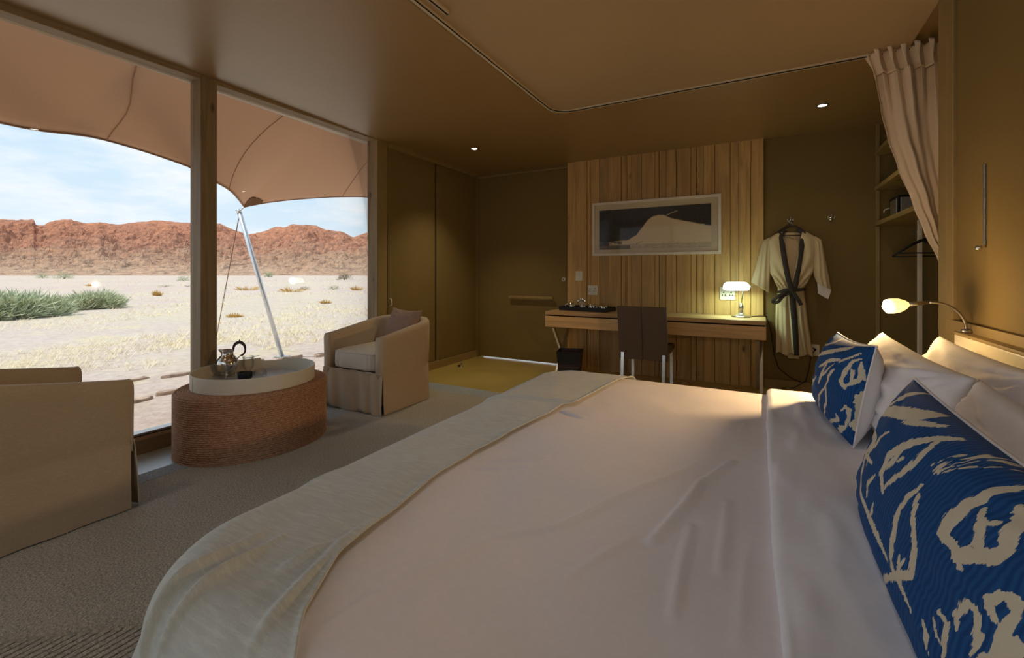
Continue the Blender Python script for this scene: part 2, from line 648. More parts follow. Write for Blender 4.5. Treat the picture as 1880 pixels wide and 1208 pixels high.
# lighter dropped panel above the bed
dp = MB()
dp.add([(x, y, CZ(y) - d) for d in (0.045, -0.01) for y in (-1.6, 0, 3.58) for x in (-1.56, 0.795)],
       [(0, 2, 3, 1), (2, 4, 5, 3), (6, 7, 9, 8), (8, 9, 11, 10), (0, 1, 7, 6), (4, 10, 11, 5), (0, 6, 8, 2), (2, 8, 10, 4), (1, 3, 9, 7), (3, 5, 11, 9)])
dp.build('drop_panel', 'panel_canvas', ceil)

# back wall, with a gap under the door on the left
wb = root('wall_back')
MB().box(-2.145, XR + .1, YB, YB + .14, 0, 2.62).build('wall_panel', 'wall_canvas', wb)
MB().box(-3.60, -2.145, YB, YB + .14, 2.535, 2.62).build('wall_header', 'wall_canvas', wb)
MB().box(-3.60, -3.50, YB, YB + .14, 0, 2.54).build('wall_jamb', 'wall_canvas', wb)
planks = [-2.143, -2.034, -1.878, -1.834, -1.719, -1.605, -1.452, -1.4, -1.385, -1.328, -1.213, -1.062, -1.014, -0.936, -0.827, -0.669, -0.616, -0.543, -0.428, -0.276, -0.196, -0.082, 0.036]
for i, (a, b) in enumerate(zip(planks, planks[1:])):
    pr_ = (0.018, 0.026, 0.021, 0.029)[(i * 7) % 4] + (0.004 if b - a > .12 else 0)
    MB().box(a + .0022, b - .0022, YB - pr_, YB + .002, 0.0, CZ(YB) + .01).build('plank', 'plank_wood', wb, bevel=0.002, loc=((a + b) / 2, 0, 0))
MB().box(-2.143, .036, YB - .006, YB + .001, 0, CZ(YB)).build('plank_backing', 'dark_gap', wb)
MB().box(0.036, 0.94, YB - .018, YB, 0.0, 0.10).build('skirting', 'frame_paint', wb, bevel=.003)

# door in the back wall, dark canvas leaf with a wooden pull
d1 = root('door_1', (-3.50, YB, 0))
MB().box(-3.495, -2.15, YB + .02, YB + .06, 0.016, 2.53).build('door_leaf', 'wall_canvas', d1, bevel=.003)
MB().box(-3.50, -2.146, YB - .012, YB + .02, 2.528, 2.55).build('door_head_trim', 'frame_paint', d1, bevel=.002)
dh = MB().box(-2.985, -2.335, YB - .045, YB - .012, .855, .885).build('pull_bar', 'shelf_wood', d1, bevel=.003)
MB().box(-2.95, -2.92, YB - .02, YB + .03, .86, .88).box(-2.40, -2.37, YB - .02, YB + .03, .86, .88).build('bar_bracket', 'dull_chrome', dh)
kb = MB(); kb.lathe([(0.026, 0), (0.028, .006), (.022, .012), (.01, .014)], (-2.207, YB + .022, 1.109), 20, M=Matrix.Rotation(PI / 2, 3, 'X'))
ko = kb.build('door_lock', 'white_plastic', d1, smooth=True)
MB().box(-2.213, -2.201, YB + .002, YB + .009, 1.10, 1.124).build('keyhole', 'socket_hole', ko)
MB().box(-3.20, -3.15, YB + .0, YB + .022, 2.505, 2.522).box(-3.12, -3.05, YB + .0, YB + .022, 2.508, 2.523).build('hinge_plate', 'steel', d1)

# left wall beyond the window
wlft = root('wall_left')
MB().box(-3.72, XW - .002, 3.63, YB + .14, 0, 2.64).build('wall_core', 'wall_canvas', wlft)
MB().box(XW - .004, XW + .016, 3.63, 4.44, .10, CZ(4) - .05).build('canvas_panel', 'wall_canvas', wlft, bevel=.002)
MB().box(XW - .004, XW + .016, 4.47, YB, .10, CZ(5) - .05).build('canvas_panel', 'wall_canvas', wlft, bevel=.002)
MB().box(XW - .003, XW + .003, 4.43, 4.48, .1, 2.6).build('panel_joint', 'dark_gap', wlft)
MB().box(XW - .003, XW + .026, 3.63, YB, CZ(4) - .05, CZ(4) + .004).build('top_batten', 'frame_paint', wlft, bevel=.002)
struct(MB().box(XW, XW + .03, 3.63, YB, 0, .095).build('baseboard_left', 'frame_paint', bevel=.003))
hk = MB().tube([(XW + .016, 3.655, .915), (XW + .045, 3.655, .905), (XW + .05, 3.655, .85), (XW + .016, 3.655, .83)], .006, 8)
hk.build('latch_handle', 'white_plastic', wlft, smooth=True)

# window wall
w1 = root('window_1')
posts = [(-1.86, -1.75), (-0.05, .06), (1.766, 1.878), (3.485, 3.628)]
for a, b in posts:
    MB().box(-3.70, XW + .004, a, b, 0, CZ(a) + .004).build('window_post', 'timber_frame', w1, bevel=.003, loc=(0, (a + b) / 2, 0))
MB().box(-3.70, XW, YN, 3.628, 2.605, 2.67).build('window_header', 'timber_beam', w1, bevel=.003)
MB().prism([(-3.70, 0), (XW, 0), (XW, .098), (XW - .03, .112), (-3.70, .122)], YN, 3.628, 'Y').build('window_sill', 'timber_beam', w1, bevel=.002)
MB().box(-3.66, XW - .03, YN, 3.5, .122, .134).build('sill_channel', 'brushed_steel', w1)
MB().box(XW - .012, XW + .008, 3.49, 3.625, .13, 2.6).build('jamb_cover', 'frame_paint', w1)
for (a, b) in [(YN, -1.86), (-1.75, -.05), (.06, 1.766), (1.878, 3.485)]:
    MB().box(-3.664, -3.658, a, b, .12, 2.61).build('pane', 'window_glass', w1)

# near wall behind the camera: canvas with a wide glazed opening added for daylight
wn_ = root('wall_near')
MB().box(XR - .3, XR + .1, YN - .12, YN, 0, 2.68).build('wall_panel', 'wall_canvas', wn_)
MB().box(-3.72, XR - .3, YN - .12, YN, 2.5, 2.68).build('wall_header', 'wall_canvas', wn_)
w2 = root('added_window_2')  # unseen glazing, added as a daylight source
for x in (-3.66, -2.15, -.66, .80):
    MB().box(x - .05, x + .05, YN - .1, YN, 0, 2.5).build('window_post', 'timber_frame', w2)
MB().box(-3.6, XR - .3, YN - .07, YN - .064, .05, 2.5).build('pane', 'window_glass', w2)

# right wall (behind the wardrobe) and the headboard partition
struct(MB().box(XR, XR + .12, YN, YB + .1, 0, 2.68).build('wall_right', 'wall_canvas'))
pw = root('wall_headboard')
MB().box(.83, .93, YN, 3.06, 0, 2.67).build('wall_core', 'wall_canvas', pw)
MB().box(.80, .945, 2.955, 3.07, 0, 2.665).build('end_post', 'frame_paint', pw, bevel=.004)
MB().box(.80, .832, 2.875, 2.955, .975, 2.56).build('inner_stile', 'frame_paint', pw, bevel=.003)
MB().box(.80, .832, YN, 2.955, 2.56, 2.665).build('top_rail', 'frame_paint', pw, bevel=.003)
MB().box(.80, .832, YN, 2.955, 0, .975).build('bottom_rail', 'frame_paint', pw, bevel=.003)
MB().box(.826, .834, 2.835, 2.875, .975, 2.56).build('shadow_gap', 'dark_gap', pw)
MB().box(.806, .83, 2.508, 2.838, .985, 2.55).build('sliding_panel', 'wall_canvas', pw, bevel=.002)
MB().box(.800, .83, YN + .05, 2.503, .985, 2.55).build('sliding_panel', 'wall_canvas', pw, bevel=.002)
hd = MB().box(.793, .802, 2.514, 2.523, 1.31, 1.64).build('panel_handle', 'dull_chrome', pw, bevel=.002)
MB().ball((.785, 2.535, 1.30), .012, 12).build('handle_knob', 'steel', hd, smooth=True)
struct(MB().box(.955, .985, YB - .012, YB, 0, CZ(YB)).build('trim_1', 'frame_paint', bevel=.003))

# ------------------------------------------------------------------ rug
rg = thing('rug', 'grey-brown looped rug with plain border strips covering the floor', 'rug', (0, 0, 0))
def rugtop(x, y):
    return .009 + .0012 * fbm(x * 9, y * 9, 0, 2)
g = MB(); g.grid(lambda u, v: ((lambda x, y: (x, y, rugtop(x, y)))(lerp(-3.06, .78, u), lerp(YN + .1, 3.62, v))), 90, 110)
g.build('pile', 'rug_pile', rg, smooth=True)
g = MB()
g.box(-3.20, -3.06, YN + .1, 3.84, 0, .010)
g.box(-3.06, .78, 3.62, 3.84, 0, .010)
g.build('border_strip', 'rug_border', rg, bevel=.003)
# ribbed corner by the near end
g = MB()
for i in range(64):
    k = i / 63
    x = lerp(-3.0, -1.35, k)
    y1 = .50 + .80 * (x + 2.1)
    y1 = min(max(y1, -.55), .95)
    g.box(x, x + .019, y1 - 1.5, y1, .006, .0165)
g.build('ribbed_band', 'rug_pile', rg)['kind'] = 'stuff'

# ------------------------------------------------------------------ curtain track and curtain
tk = thing('curtain_track', 'cream curtain track following the edge of the ceiling panel', 'track', (-1.4, 3.4, 2.6))
def trk(off, z, x1=.80):
    pts = []
    R = .16
    x0, y0 = -1.535 + off, 3.555 - off
    for i in range(8):
        pts.append((x0, lerp(-1.2, y0 - R, i / 8), z))
    for i in range(9):
        a = PI - (PI / 2) * i / 8
        pts.append((x0 + R + R * math.cos(a), y0 - R + R * math.sin(a), z))
    for i in range(1, 6):
        pts.append((lerp(x0 + R, x1, i / 5), y0, z))
    return [(p[0], p[1], p[2] - .0135 * max(p[1], 0) + .048) for p in pts]
def ribbon(pts, w, h):
    m = MB()
    vs = []
    n = len(pts)
    for i, q in enumerate(pts):
        a = Vector(pts[max(i - 1, 0)]); b = Vector(pts[min(i + 1, n - 1)])
        d = (b - a).normalized(); s = Vector((-d.y, d.x, 0)).normalized()
        for (sw, sz) in ((-1, -1), (1, -1), (1, 1), (-1, 1)):
            vs.append(Vector(q) + s * sw * w / 2 + Vector((0, 0, sz * h / 2)))
    fs = []
    for i in range(n - 1):
        for k in range(4):
            k2 = (k + 1) % 4
            fs.append((i * 4 + k, i * 4 + k2, (i + 1) * 4 + k2, (i + 1) * 4 + k))
    fs += [(0, 1, 2, 3), tuple((n - 1) * 4 + k for k in (3, 2, 1, 0))]
    m.add(vs, fs)
    return m
ribbon(trk(0.0, 2.561), .028, .018).build('rail', 'track_white', tk)
ribbon(trk(.011, 2.551), .006, .006).build('rail_slot', 'dark_gap', tk)
tk2 = thing('curtain_track', 'short end of a second curtain track inside the first one', 'track', (-1.46, 1.9, 2.6))
zt = 2.66 - .0135 * 1.9 - .058
MB().box(-1.475, -1.445, -1.0, 1.93, zt, zt + .018).build('rail', 'track_white', tk2, bevel=.002)
MB().box(-1.464, -1.456, -1.0, 1.935, zt - .003, zt + .002).build('rail_slot', 'dark_gap', tk2)

cu = thing('curtain', 'cream pleated curtain swept aside behind the headboard partition', 'curtain', (.75, 3.55, 0))
edge = [(2.56, .578), (2.552, .584), (2.40, .627), (2.194, .655), (2.016, .685), (1.841, .729), (1.607, .794), (1.435, .84), (1.272, .893), (1.15, .945), (1.0, .97)]
edge_r = sorted((z, x) for z, x in edge)
def curt(u, v, z0=1.02, z1=2.555):
    z = lerp(z0, z1, v)
    xl = interp(z, edge_r)
    xr = lerp(1.03, 1.16, v)
    x = lerp(xl, xr, u)
    amp = lerp(.012, .034, v)
    ph = 2 * PI * (u * 9)
    k_ = max(0, (v - .80) / .2)
    y = 3.535 - .16 * (1 - v) ** 1.5 + (.006 + .022 * k_) * math.sin(ph) + .020 * math.sin(2 * PI * u * 2.6 + 3.0 * (1 - v)) + .006 * math.sin(2 * PI * u * 6 + 6 * v)
    x += .006 * math.sin(ph * 2 + 1) * k_
    return (x, y, z)
g = MB(); g.grid(lambda u, v: curt(u, v, 1.02, 2.44), 150, 70)
g.build('drape', 'curtain_voile', cu, smooth=True, solid=.002)
def head(u, v):
    x, y, z = curt(u, lerp(.905, 1.0, v))
    z = lerp(2.425, 2.572, v)
    p = (u * 9) % 1.0
    pin = 1 + .9 * v ** 2
    ph = 2 * PI * (u * 9)
    y = 3.53 + .034 * math.sin(ph) * pin * .8 + .01 * math.sin(3 * ph) * v
    x += .018 * math.sin(2 * ph) * v
    z += .010 * math.cos(ph) * v
    return (x - .006, y - .004, z)
g = MB(); g.grid(head, 170, 12)
g.build('pleated_heading', 'curtain_voile', cu, smooth=True, solid=.004)

# ------------------------------------------------------------------ bed
BX0, BX1, BY0, BY1, BT, BR = -1.17, .755, .40, 2.62, .60, .10   # outline of the roll
def rr_sd(x, y, x0, x1, y0, y1, r):
    cx, cy = (x0 + x1) / 2, (y0 + y1) / 2
    hx, hy = (x1 - x0) / 2 - r, (y1 - y0) / 2 - r
    qx, qy = abs(x - cx) - hx, abs(y - cy) - hy
    sxn, syn = (1 if x > cx else -1), (1 if y > cy else -1)
    if qx <= 0 and qy <= 0:
        d = max(qx, qy) - r
        n = (sxn, 0) if qx > qy else (0, syn)
    elif qx > 0 and qy > 0:
        L = math.hypot(qx, qy)
        d = L - r
        n = (sxn * qx / L, syn * qy / L)
    else:
        d = max(qx, qy) - r
        n = (sxn, 0) if qx > qy else (0, syn)
    return d, n
creases = [([(-0.161, 1.49), (-0.241, 1.309), (-0.336, 1.129), (-0.417, 0.967), (-0.515, 0.882)], .0045),
           ([(-0.515, 0.882), (-0.56, .75), (-0.619, 0.617), (-0.643, 0.515)], .003),
           ([(-0.074, 1.543), (-0.128, 1.379), (-0.14, 1.361)], .005),
           ([(-0.143, 1.36), (-0.161, 1.196), (-0.209, 1.009)], .007),
           ([(-0.072, 1.26), (-0.068, 1.093), (-0.07, 0.971)], .003),
           ([(-0.139, 1.101), (-0.139, 0.951), (-0.131, 0.811)], .0035),
           ([(-0.05, 2.0), (-0.06, 1.85)], .0025),
           ([(-.60, 1.30), (-.74, 1.21)], .005), ([(-.62, 1.22), (-.76, 1.14)], .004), ([(-.62, 1.72), (-.72, 1.76)], .006),
           ([(-.25, 1.0), (-.33, .82)], .0025), ([(-.02, 1.1), (-.03, .8)], .002)]
def segd(px, py, ax, ay, bx, by):
    dx, dy = bx - ax, by - ay
    t = max(0, min(1, ((px - ax) * dx + (py - ay) * dy) / (dx * dx + dy * dy)))
    return math.hypot(px - ax - t * dx, py - ay - t * dy), t
def crease_h(x, y):
    h = 0
    for pts, a in creases:
        best = 9; tt = 0
        n = len(pts) - 1
        for i, ((ax, ay), (bx, by)) in enumerate(zip(pts, pts[1:])):
            if abs(x - ax) > .4 and abs(x - bx) > .4: continue
            d, t = segd(x, y, ax, ay, bx, by)
            if d < best: best, tt = d, (i + t) / n
        if best < .05:
            h += 1.7 * a * math.exp(-(best / .009) ** 2) * (0.35 + .65 * math.sin(PI * min(1, max(0, tt * .8 + .1))))
            h -= .25 * a * math.exp(-((best - .018) / .012) ** 2)
    return h
def bed_pt(x, y, off=0.0, flare=0.0, creased=False, zmin=.04, und=1.0):
    d, n = rr_sd(x, y, BX0 + BR, BX1, BY0 + BR, BY1 - BR, .14)
    R = BR + off
    wob = .020 * fbm(x * 1.7, y * 1.7, 3.1, 2) * und + .003 * fbm(x * 7, y * 5, 1.1, 2)
    puff = .018 * math.sin((x + 1.1) * 2.0) * math.sin((y - .4) * 1.45) * und
    if d <= 0:
        k = min(1, -d / .15)
        z = BT + off + (wob + puff) * k
        if creased: z += crease_h(x, y)
        return (x, y, z)
    bx, by = x - n[0] * d, y - n[1] * d
    if d < R * PI / 2:
        a = d / R
        return (bx + n[0] * R * math.sin(a), by + n[1] * R * math.sin(a), BT + off - R * (1 - math.cos(a)))
    s = d - R * PI / 2
    fold = .008 * math.sin((x * n[1] - y * n[0]) * 34) * min(1, s / .2)
    w = R + flare * s + fold
    return (bx + n[0] * w, by + n[1] * w, max(zmin, BT + off - R - s * math.sqrt(max(0, 1 - flare * flare))))

bed = thing('bed', 'wide double bed with pale sheets in front of the cream headboard', 'bed', (-.2, 1.5, 0))
g = MB(); g.box(BX0 + .09, .75, BY0 + .08, BY1 - .08, .03, .30)
g.build('divan_base', 'bed_base_cloth', bed, bevel=.02)
g = MB(); g.box(BX0 + .06, .75, BY0 + .06, BY1 - .06, .30, .585)
g.build('mattress', 'white_cotton', bed, bevel=.05, bseg=4)
for fx in (BX0 + .15, .62):
    for fy in (BY0 + .15, BY1 - .15):
        MB().lathe([(.025, 0), (.03, .03)], (fx, fy, 0), 14).build('leg', 'dark_wood', bed)
hb = thing('headboard', 'long cream grained headboard along the olive partition wall', 'headboard', (.78, 1.5, 0))
MB().box(.757, .798, .02, 2.70, .0, .925).build('panel', 'headboard_cream', hb, bevel=.004)
MB().box(.755, .799, .015, 2.705, .925, .938).build('top_ledge', 'frame_paint', hb, bevel=.003)

g = MB()
nx, ny = 250, 300
g.grid(lambda u, v: bed_pt(lerp(BX0 - .34, BX1 - .01, u), lerp(BY0 - .36, BY1 + .36, v), 0, 0.03, True), nx, ny)
o = g.build('duvet', 'bed_sheet', smooth=True, fix=False)
tag(o, 'smooth pale beige duvet spread over the bed between runner and pillows', 'duvet')

# sheet folded back below the pillows
def fold_pt(u, v):
    y = lerp(BY0 - .33, BY1 + .33, v)
    x0 = .027 + .006 * math.sin(y * 3) + .004 * fbm(y * 4, .3)
    q = u * 1.0
    if q < .12:                      # rolled front edge
        a = PI * (q / .12) - PI / 2
        x = x0 + .012 - .013 * math.cos(a)
        off = .014 + .012 * math.sin(a)
    else:
        s = (q - .12) / .88
        x = lerp(x0 + .012, .60, s)
        off = .026 + .006 * math.sin(s * 9 + 1.5 * fbm(y * 2, 1.0)) * (1 - s) * .7 + .012 * fbm(x * 5, y * 2.2, 7, 3) * min(1, s * 6) * (1 - s * .5)
        off += .008 * max(0, fbm(x * 16, y * 3.0, 2, 2)) * (1 - s)
        off = max(off, .012)
    return bed_pt(x, y, off, .03, False, .2)
g = MB(); g.grid(fold_pt, 90, 260)
o = g.build('folded_sheet', 'flap_cotton', smooth=True, fix=False, solid=.003)
tag(o, 'white top sheet folded back across the bed below the pillows', 'sheet')

# runner over the foot end
xe = [(.0, -.56), (.30, -.585), (.44, -.624), (.51, -.69), (.63, -.75), (.78, -.781), (1.02, -.809), (1.23, -.815), (1.45, -.785), (1.62, -.755), (1.80, -.742), (1.86, -.705), (1.95, -.712), (2.16, -.699), (2.58, -.625), (2.9, -.60)]
def run_pt(u, v):
    y = lerp(BY0 - .34, BY1 + .30, v)
    x1 = linterp(y, xe)
    x0 = BX0 - .36
    x = lerp(x0, x1, u)
    off = .010 + .003 * fbm(x * 14, y * 4, 5, 2)
    off += .006 * math.exp(-((x1 - x) / .012) ** 2)
    off += .010 * math.exp(-((y - 1.845 - .10 * (x + .9)) / .02) ** 2) * (0.3 + .7 * u)
    if y > 1.845 + .10 * (x + .9): off += .0015
    # long pulls near the rounded corner
    for (ax, ay, bx, by, am) in ((-.985, .60, -.975, .26, .016), (-.925, .62, -.915, .30, .014), (-.955, .56, -.99, .38, .008), (-.795, .66, -.825, .54, .010), (-.775, .66, -.715, .40, .010), (-.80, .80, -.77, .60, .006), (-1.10, .95, -1.16, .80, .006)):
        d, t = segd(x, y, ax, ay, bx, by)
        off += 1.3 * am * math.exp(-(d / .011) ** 2) * math.sin(PI * min(1, max(0.1, t)))
    fl = .10 + .22 * math.exp(-((y - .35) / .35) ** 2) * (1 if x < -1.0 else 0)
    return bed_pt(x, y, off, fl if x < -1.0 else .03, False, .05)
g = MB(); g.grid(run_pt, 220, 400)
o = g.build('bed_runner', 'runner_cloth', smooth=True, fix=False, solid=.005)
tag(o, 'grey-green woven runner draped across the foot of the bed', 'runner')

# ------------------------------------------------------------------ pillows
def pillow_xyz(u, v, side, w, h, t, c, ex, ey, ez, pw=.10, sag=0.0, seed=0.0, wr=.004, puff=.5, ear=.06):
    # u along ex (half width w), v along ey (half height h), thickness along ez
    au, av = abs(u), abs(v)
    k = ((1 - au ** 2.4) * (1 - av ** 2.4))
    th = t * max(0, k) ** puff
    uu = u * (1 - pw * (1 - av ** 2) * au ** 2 * -0.0) * (1 - ear * (1 - av ** 2) * au)
    vv = v * (1 - ear * 1.6 * (1 - au ** 2) * av)
    x = uu * w
    y = vv * h
    z = side * th
    env = min(1, (1 - au) * 5) * min(1, (1 - av) * 5)
    ang = math.atan2(1 - av, 1 - au + 1e-6)
    rad = math.hypot(1 - av, 1 - au)
    z += side * wr * (math.sin(ang * 16 + seed * 3) * math.exp(-rad * 1.8) * 1.6 + 1.5 * fbm(u * 2.2 + seed, v * 3.5, side * 2.0, 3)) * env
    z += -sag * (1 - v) * .5 * (1 - u * u)
    return Vector(c) + Vector(ex) * x + Vector(ey) * y + Vector(ez) * z

def pillow(name, mat, c, w, h, t, ex, ey, nu=56, nv=40, parent=None, **kw):
    ex = Vector(ex).normalized(); ey = Vector(ey).normalized()
    ez = ex.cross(ey).normalized()
    ey = ez.cross(ex).normalized()
    g = MB()
    for side in (1, -1):
        g.grid(lambda a, b: pillow_xyz(a * 2 - 1, b * 2 - 1, side, w, h, t, (0, 0, 0), ex, ey, ez, **kw), nu, nv)
    g.v = [tuple(Vector(q) + Vector(c)) for q in g.v]
    return g.build(name, mat, parent, loc=None if parent else tuple(c), smooth=True)

# leaning direction: base towards the foot, top towards the headboard
def lean(deg):
    a = math.radians(deg)
    return (math.sin(a), 0, math.cos(a))
P = pillow('pillow', 'white_cotton', (.615, 2.05, .775), .455, .165, .085, (.0, -1, .0), lean(14), seed=1.3, wr=.010, ear=.05)
tag(P, 'far white pillow resting directly against the cream headboard', 'pillow', 'pillows against the headboard')
P = pillow('pillow', 'white_cotton', (.615, 1.10, .775), .455, .165, .085, (0, -1, 0), lean(14), seed=4.3, wr=.006, ear=.05)
tag(P, 'near white pillow against the headboard, mostly out of frame at right', 'pillow', 'pillows against the headboard')
P = pillow('pillow', 'white_cotton', (.425, 2.02, .775), .435, .168, .09, (.03, -1, -.02), lean(16), seed=2.1, wr=.009, ear=.05)
tag(P, 'white pillow with creased end standing behind the small far blue cushion', 'pillow', 'white pillows in the front row')
P = pillow('pillow', 'white_cotton', (.430, 1.10, .775), .42, .168, .085, (0, -1, 0), lean(14), seed=6.7, wr=.010, ear=.05)
tag(P, 'white pillow standing behind the large near blue cushion', 'pillow', 'white pillows in the front row')

# ------------------------------------------------------------------ blue ikat cushions
IKAT = {'far':[(0.036,[(-0.27,0.962),(-0.182,0.862),(-0.862,0.535)]),(0.045,[(0.61,0.899),(0.233,0.698),(-0.887,0.258)]),(0.029,[(0.887,0.799),(0.761,0.66),(0.572,0.497)]),(0.036,[(0.572,0.56),(0.233,0.421),(-0.107,0.182)]),(0.06,[(0.258,0.396),(0.195,0.195),(0.082,-0.145)]),(0.026,[(0.484,0.421),(0.358,0.182),(0.132,0.006)]),(0.038,[(0.572,0.308),(0.484,0.119),(0.459,-0.082)]),(0.032,[(0.459,-0.082),(0.497,-0.447),(0.27,-0.874)]),(0.035,[(0.459,-0.082),(0.283,-0.308),(0.082,-0.623),(-0.019,-0.874),(0.283,-0.874)]),(0.048,[(0.849,0.623),(0.786,0.409),(0.774,0.17),(0.862,0.044)]),(0.02,[(0.849,0.623),(0.937,0.698)]),(0.027,[(0.862,0.447),(0.899,0.371),(0.912,0.245)]),(0.026,[(0.95,0.635),(0.975,0.358),(0.962,0.233)]),(0.027,[(0.862,0.069),(0.95,0.22),(0.975,0.321)]),(0.016,[(0.874,0.346),(0.912,0.447)]),(0.018,[(0.975,-0.17),(0.975,-0.057),(0.987,-0.019),(1.0,-0.119),(1.0,-0.296),(1.0,-0.472)]),(0.02,[(0.874,-0.421),(0.912,-0.296),(0.95,-0.333),(0.95,-0.535),(0.912,-0.736)]),(0.026,[(0.774,-0.547),(0.811,-0.635),(0.283,-1.0)]),(0.02,[(0.258,-0.962),(0.547,-0.925)]),(0.039,[(0.736,-0.899),(0.925,-0.698)]),(0.036,[(1.0,-0.497),(1.0,-0.673)]),(0.015,[(1.0,0.094),(1.0,-0.17),(1.0,-0.396)]),(0.045,[(-0.799,-0.396),(-0.736,-0.648),(-0.421,-0.786)]),(0.034,[(-0.082,-0.057),(-0.811,-0.509)])],'near':[(0.036,[(-0.66,0.975),(-0.711,0.849),(-0.824,0.585)]),(0.068,[(-0.27,0.937),(-0.333,0.824),(-1.0,0.371)]),(0.031,[(-0.119,0.912),(-0.245,0.774),(-0.358,0.673)]),(0.038,[(0.057,0.925),(-0.019,0.786),(-0.094,0.585),(-0.195,0.308),(-0.182,0.094),(-0.069,-0.019)]),(0.028,[(0.006,0.811),(0.044,0.698),(0.057,0.535),(0.019,0.321),(-0.069,0.031)]),(0.029,[(-0.107,0.497),(-0.119,0.346),(-0.145,0.195)]),(0.016,[(-0.044,0.447),(-0.082,0.346)]),(0.046,[(-0.975,0.233),(-0.56,0.22),(-0.635,-0.082),(-0.509,-0.258)]),(0.024,[(-0.384,0.472),(-0.459,0.296),(-0.547,0.057),(-0.447,-0.069)]),(0.024,[(-0.987,-0.157),(-0.371,0.031)]),(0.022,[(-0.245,-0.006),(-0.283,-0.17),(-0.245,-0.283)]),(0.029,[(-0.535,-0.245),(-0.384,-0.396),(-0.182,-0.421),(0.031,-0.421),(0.195,-0.434)]),(0.022,[(-0.132,-0.245),(-0.132,-0.384)]),(0.006,[(0.17,0.61),(0.195,0.811),(0.22,0.95)]),(0.006,[(0.195,0.572),(0.233,0.824),(0.258,0.987)]),(0.006,[(0.22,0.572),(0.283,0.811),(0.258,1.0)]),(0.006,[(0.208,0.585),(0.258,0.824),(0.22,1.0)]),(0.013,[(0.27,0.925),(0.296,0.975),(0.321,0.987)]),(0.005,[(0.245,0.597),(0.308,0.824),(0.371,0.987)]),(0.027,[(0.208,0.409),(0.182,0.208),(0.17,-0.031),(0.208,-0.233),(0.27,-0.409),(0.396,-0.434),(0.484,-0.459)]),(0.028,[(0.233,0.333),(0.296,0.157),(0.371,-0.031),(0.421,-0.233),(-0.019,-1.0)]),(0.019,[(0.296,-0.233),(0.346,-0.333),(0.384,-0.434)]),(0.013,[(0.346,-0.195),(0.321,-0.333)]),(0.035,[(0.509,0.925),(0.497,0.786),(0.484,0.585),(0.472,0.371),(0.484,0.27),(0.56,0.283),(0.623,0.208)]),(0.027,[(0.535,0.648),(0.585,0.572),(0.61,0.447),(0.635,0.371)]),(0.015,[(0.623,0.66),(0.585,0.56)]),(0.035,[(0.61,0.824),(0.66,0.723),(0.698,0.547),(0.698,0.409)]),(0.041,[(0.597,0.22),(0.635,0.346),(0.686,0.434),(0.711,0.535)]),(0.022,[(0.786,0.119),(0.761,0.195),(0.786,0.296),(0.811,0.333),(0.836,0.233),(0.836,0.082),(0.824,-0.069)]),(0.015,[(0.774,0.182),(0.811,0.119)]),(0.02,[(0.711,-0.157),(0.686,-0.094),(0.711,0.057),(0.748,0.069),(0.774,-0.044),(0.786,-0.208)]),(0.016,[(0.623,-0.195),(0.673,-0.195),(0.686,-0.321),(0.698,-0.421)]),(0.013,[(0.61,-0.283),(0.635,-0.346),(0.66,-0.371)]),(0.016,[(0.56,-0.396),(0.597,-0.447),(0.623,-0.547)]),(0.031,[(0.874,0.132),(0.862,0.006),(0.811,-0.145)])]}
m, t, p, o = new_mat('ikat_print')
at_ = N(t, 'ShaderNodeAttribute'); at_.attribute_name = 'ikat'
au_ = N(t, 'ShaderNodeAttribute'); au_.attribute_name = 'puv'
mpn = N(t, 'ShaderNodeMapping'); mpn.inputs['Scale'].default_value = (70, 7, 1)
t.links.new(au_.outputs['Vector'], mpn.inputs[0])
nz = N(t, 'ShaderNodeTexNoise'); nz.inputs['Scale'].default_value = 1.0; nz.inputs['Detail'].default_value = 2
t.links.new(mpn.outputs[0], nz.inputs['Vector'])
ma = N(t, 'ShaderNodeMath', operation='MULTIPLY_ADD'); ma.inputs[1].default_value = .075; ma.inputs[2].default_value = -.0375
t.links.new(nz.outputs['Fac'], ma.inputs[0])
ad = N(t, 'ShaderNodeMath', operation='ADD')
t.links.new(at_.outputs['Fac'], ad.inputs[0]); t.links.new(ma.outputs[0], ad.inputs[1])
fac = N(t, 'ShaderNodeMapRange'); fac.inputs['From Min'].default_value = -.002; fac.inputs['From Max'].default_value = .003
t.links.new(ad.outputs[0], fac.inputs['Value'])
mp2 = N(t, 'ShaderNodeMapping'); mp2.inputs['Scale'].default_value = (2.2, 1.2, 1)
t.links.new(au_.outputs['Vector'], mp2.inputs[0])
wv = N(t, 'ShaderNodeTexWave'); wv.inputs['Scale'].default_value = 5; wv.inputs['Distortion'].default_value = 5; wv.inputs['Detail'].default_value = 1.5; wv.inputs['Detail Scale'].default_value = .8
t.links.new(mp2.outputs[0], wv.inputs['Vector'])
blue = ramp(t, wv.outputs['Fac'], [(0.1, srgb(16, 66, 124)), (0.9, srgb(28, 84, 142))])
col = mixc(t, fac.outputs[0], blue, srgb(214, 204, 180))
t.links.new(col, p.inputs['Base Color'])
p.inputs['Roughness'].default_value = .8
p.inputs['Specular IOR Level'].default_value = .25
bump(t, p, noise_n(t, coords(t), 500, 2), .15, .002)

def ikat_field(u, v, strokes):
    best = -.2
    for s in strokes:
        r0 = s[0] * 1.45; pts = s[1]
        n = len(pts) - 1
        if n == 0:
            continue
        for i, ((ax, ay), (bx, by)) in enumerate(zip(pts, pts[1:])):
            d, tt = segd(u * 1.6, v, ax * 1.6, ay, bx * 1.6, by)
            k = (i + tt) / n
            r = r0 * (0.30 + .70 * math.sin(PI * (0.08 + .84 * k))) if len(s) < 3 else r0
            if r - d > best: best = r - d
    return best

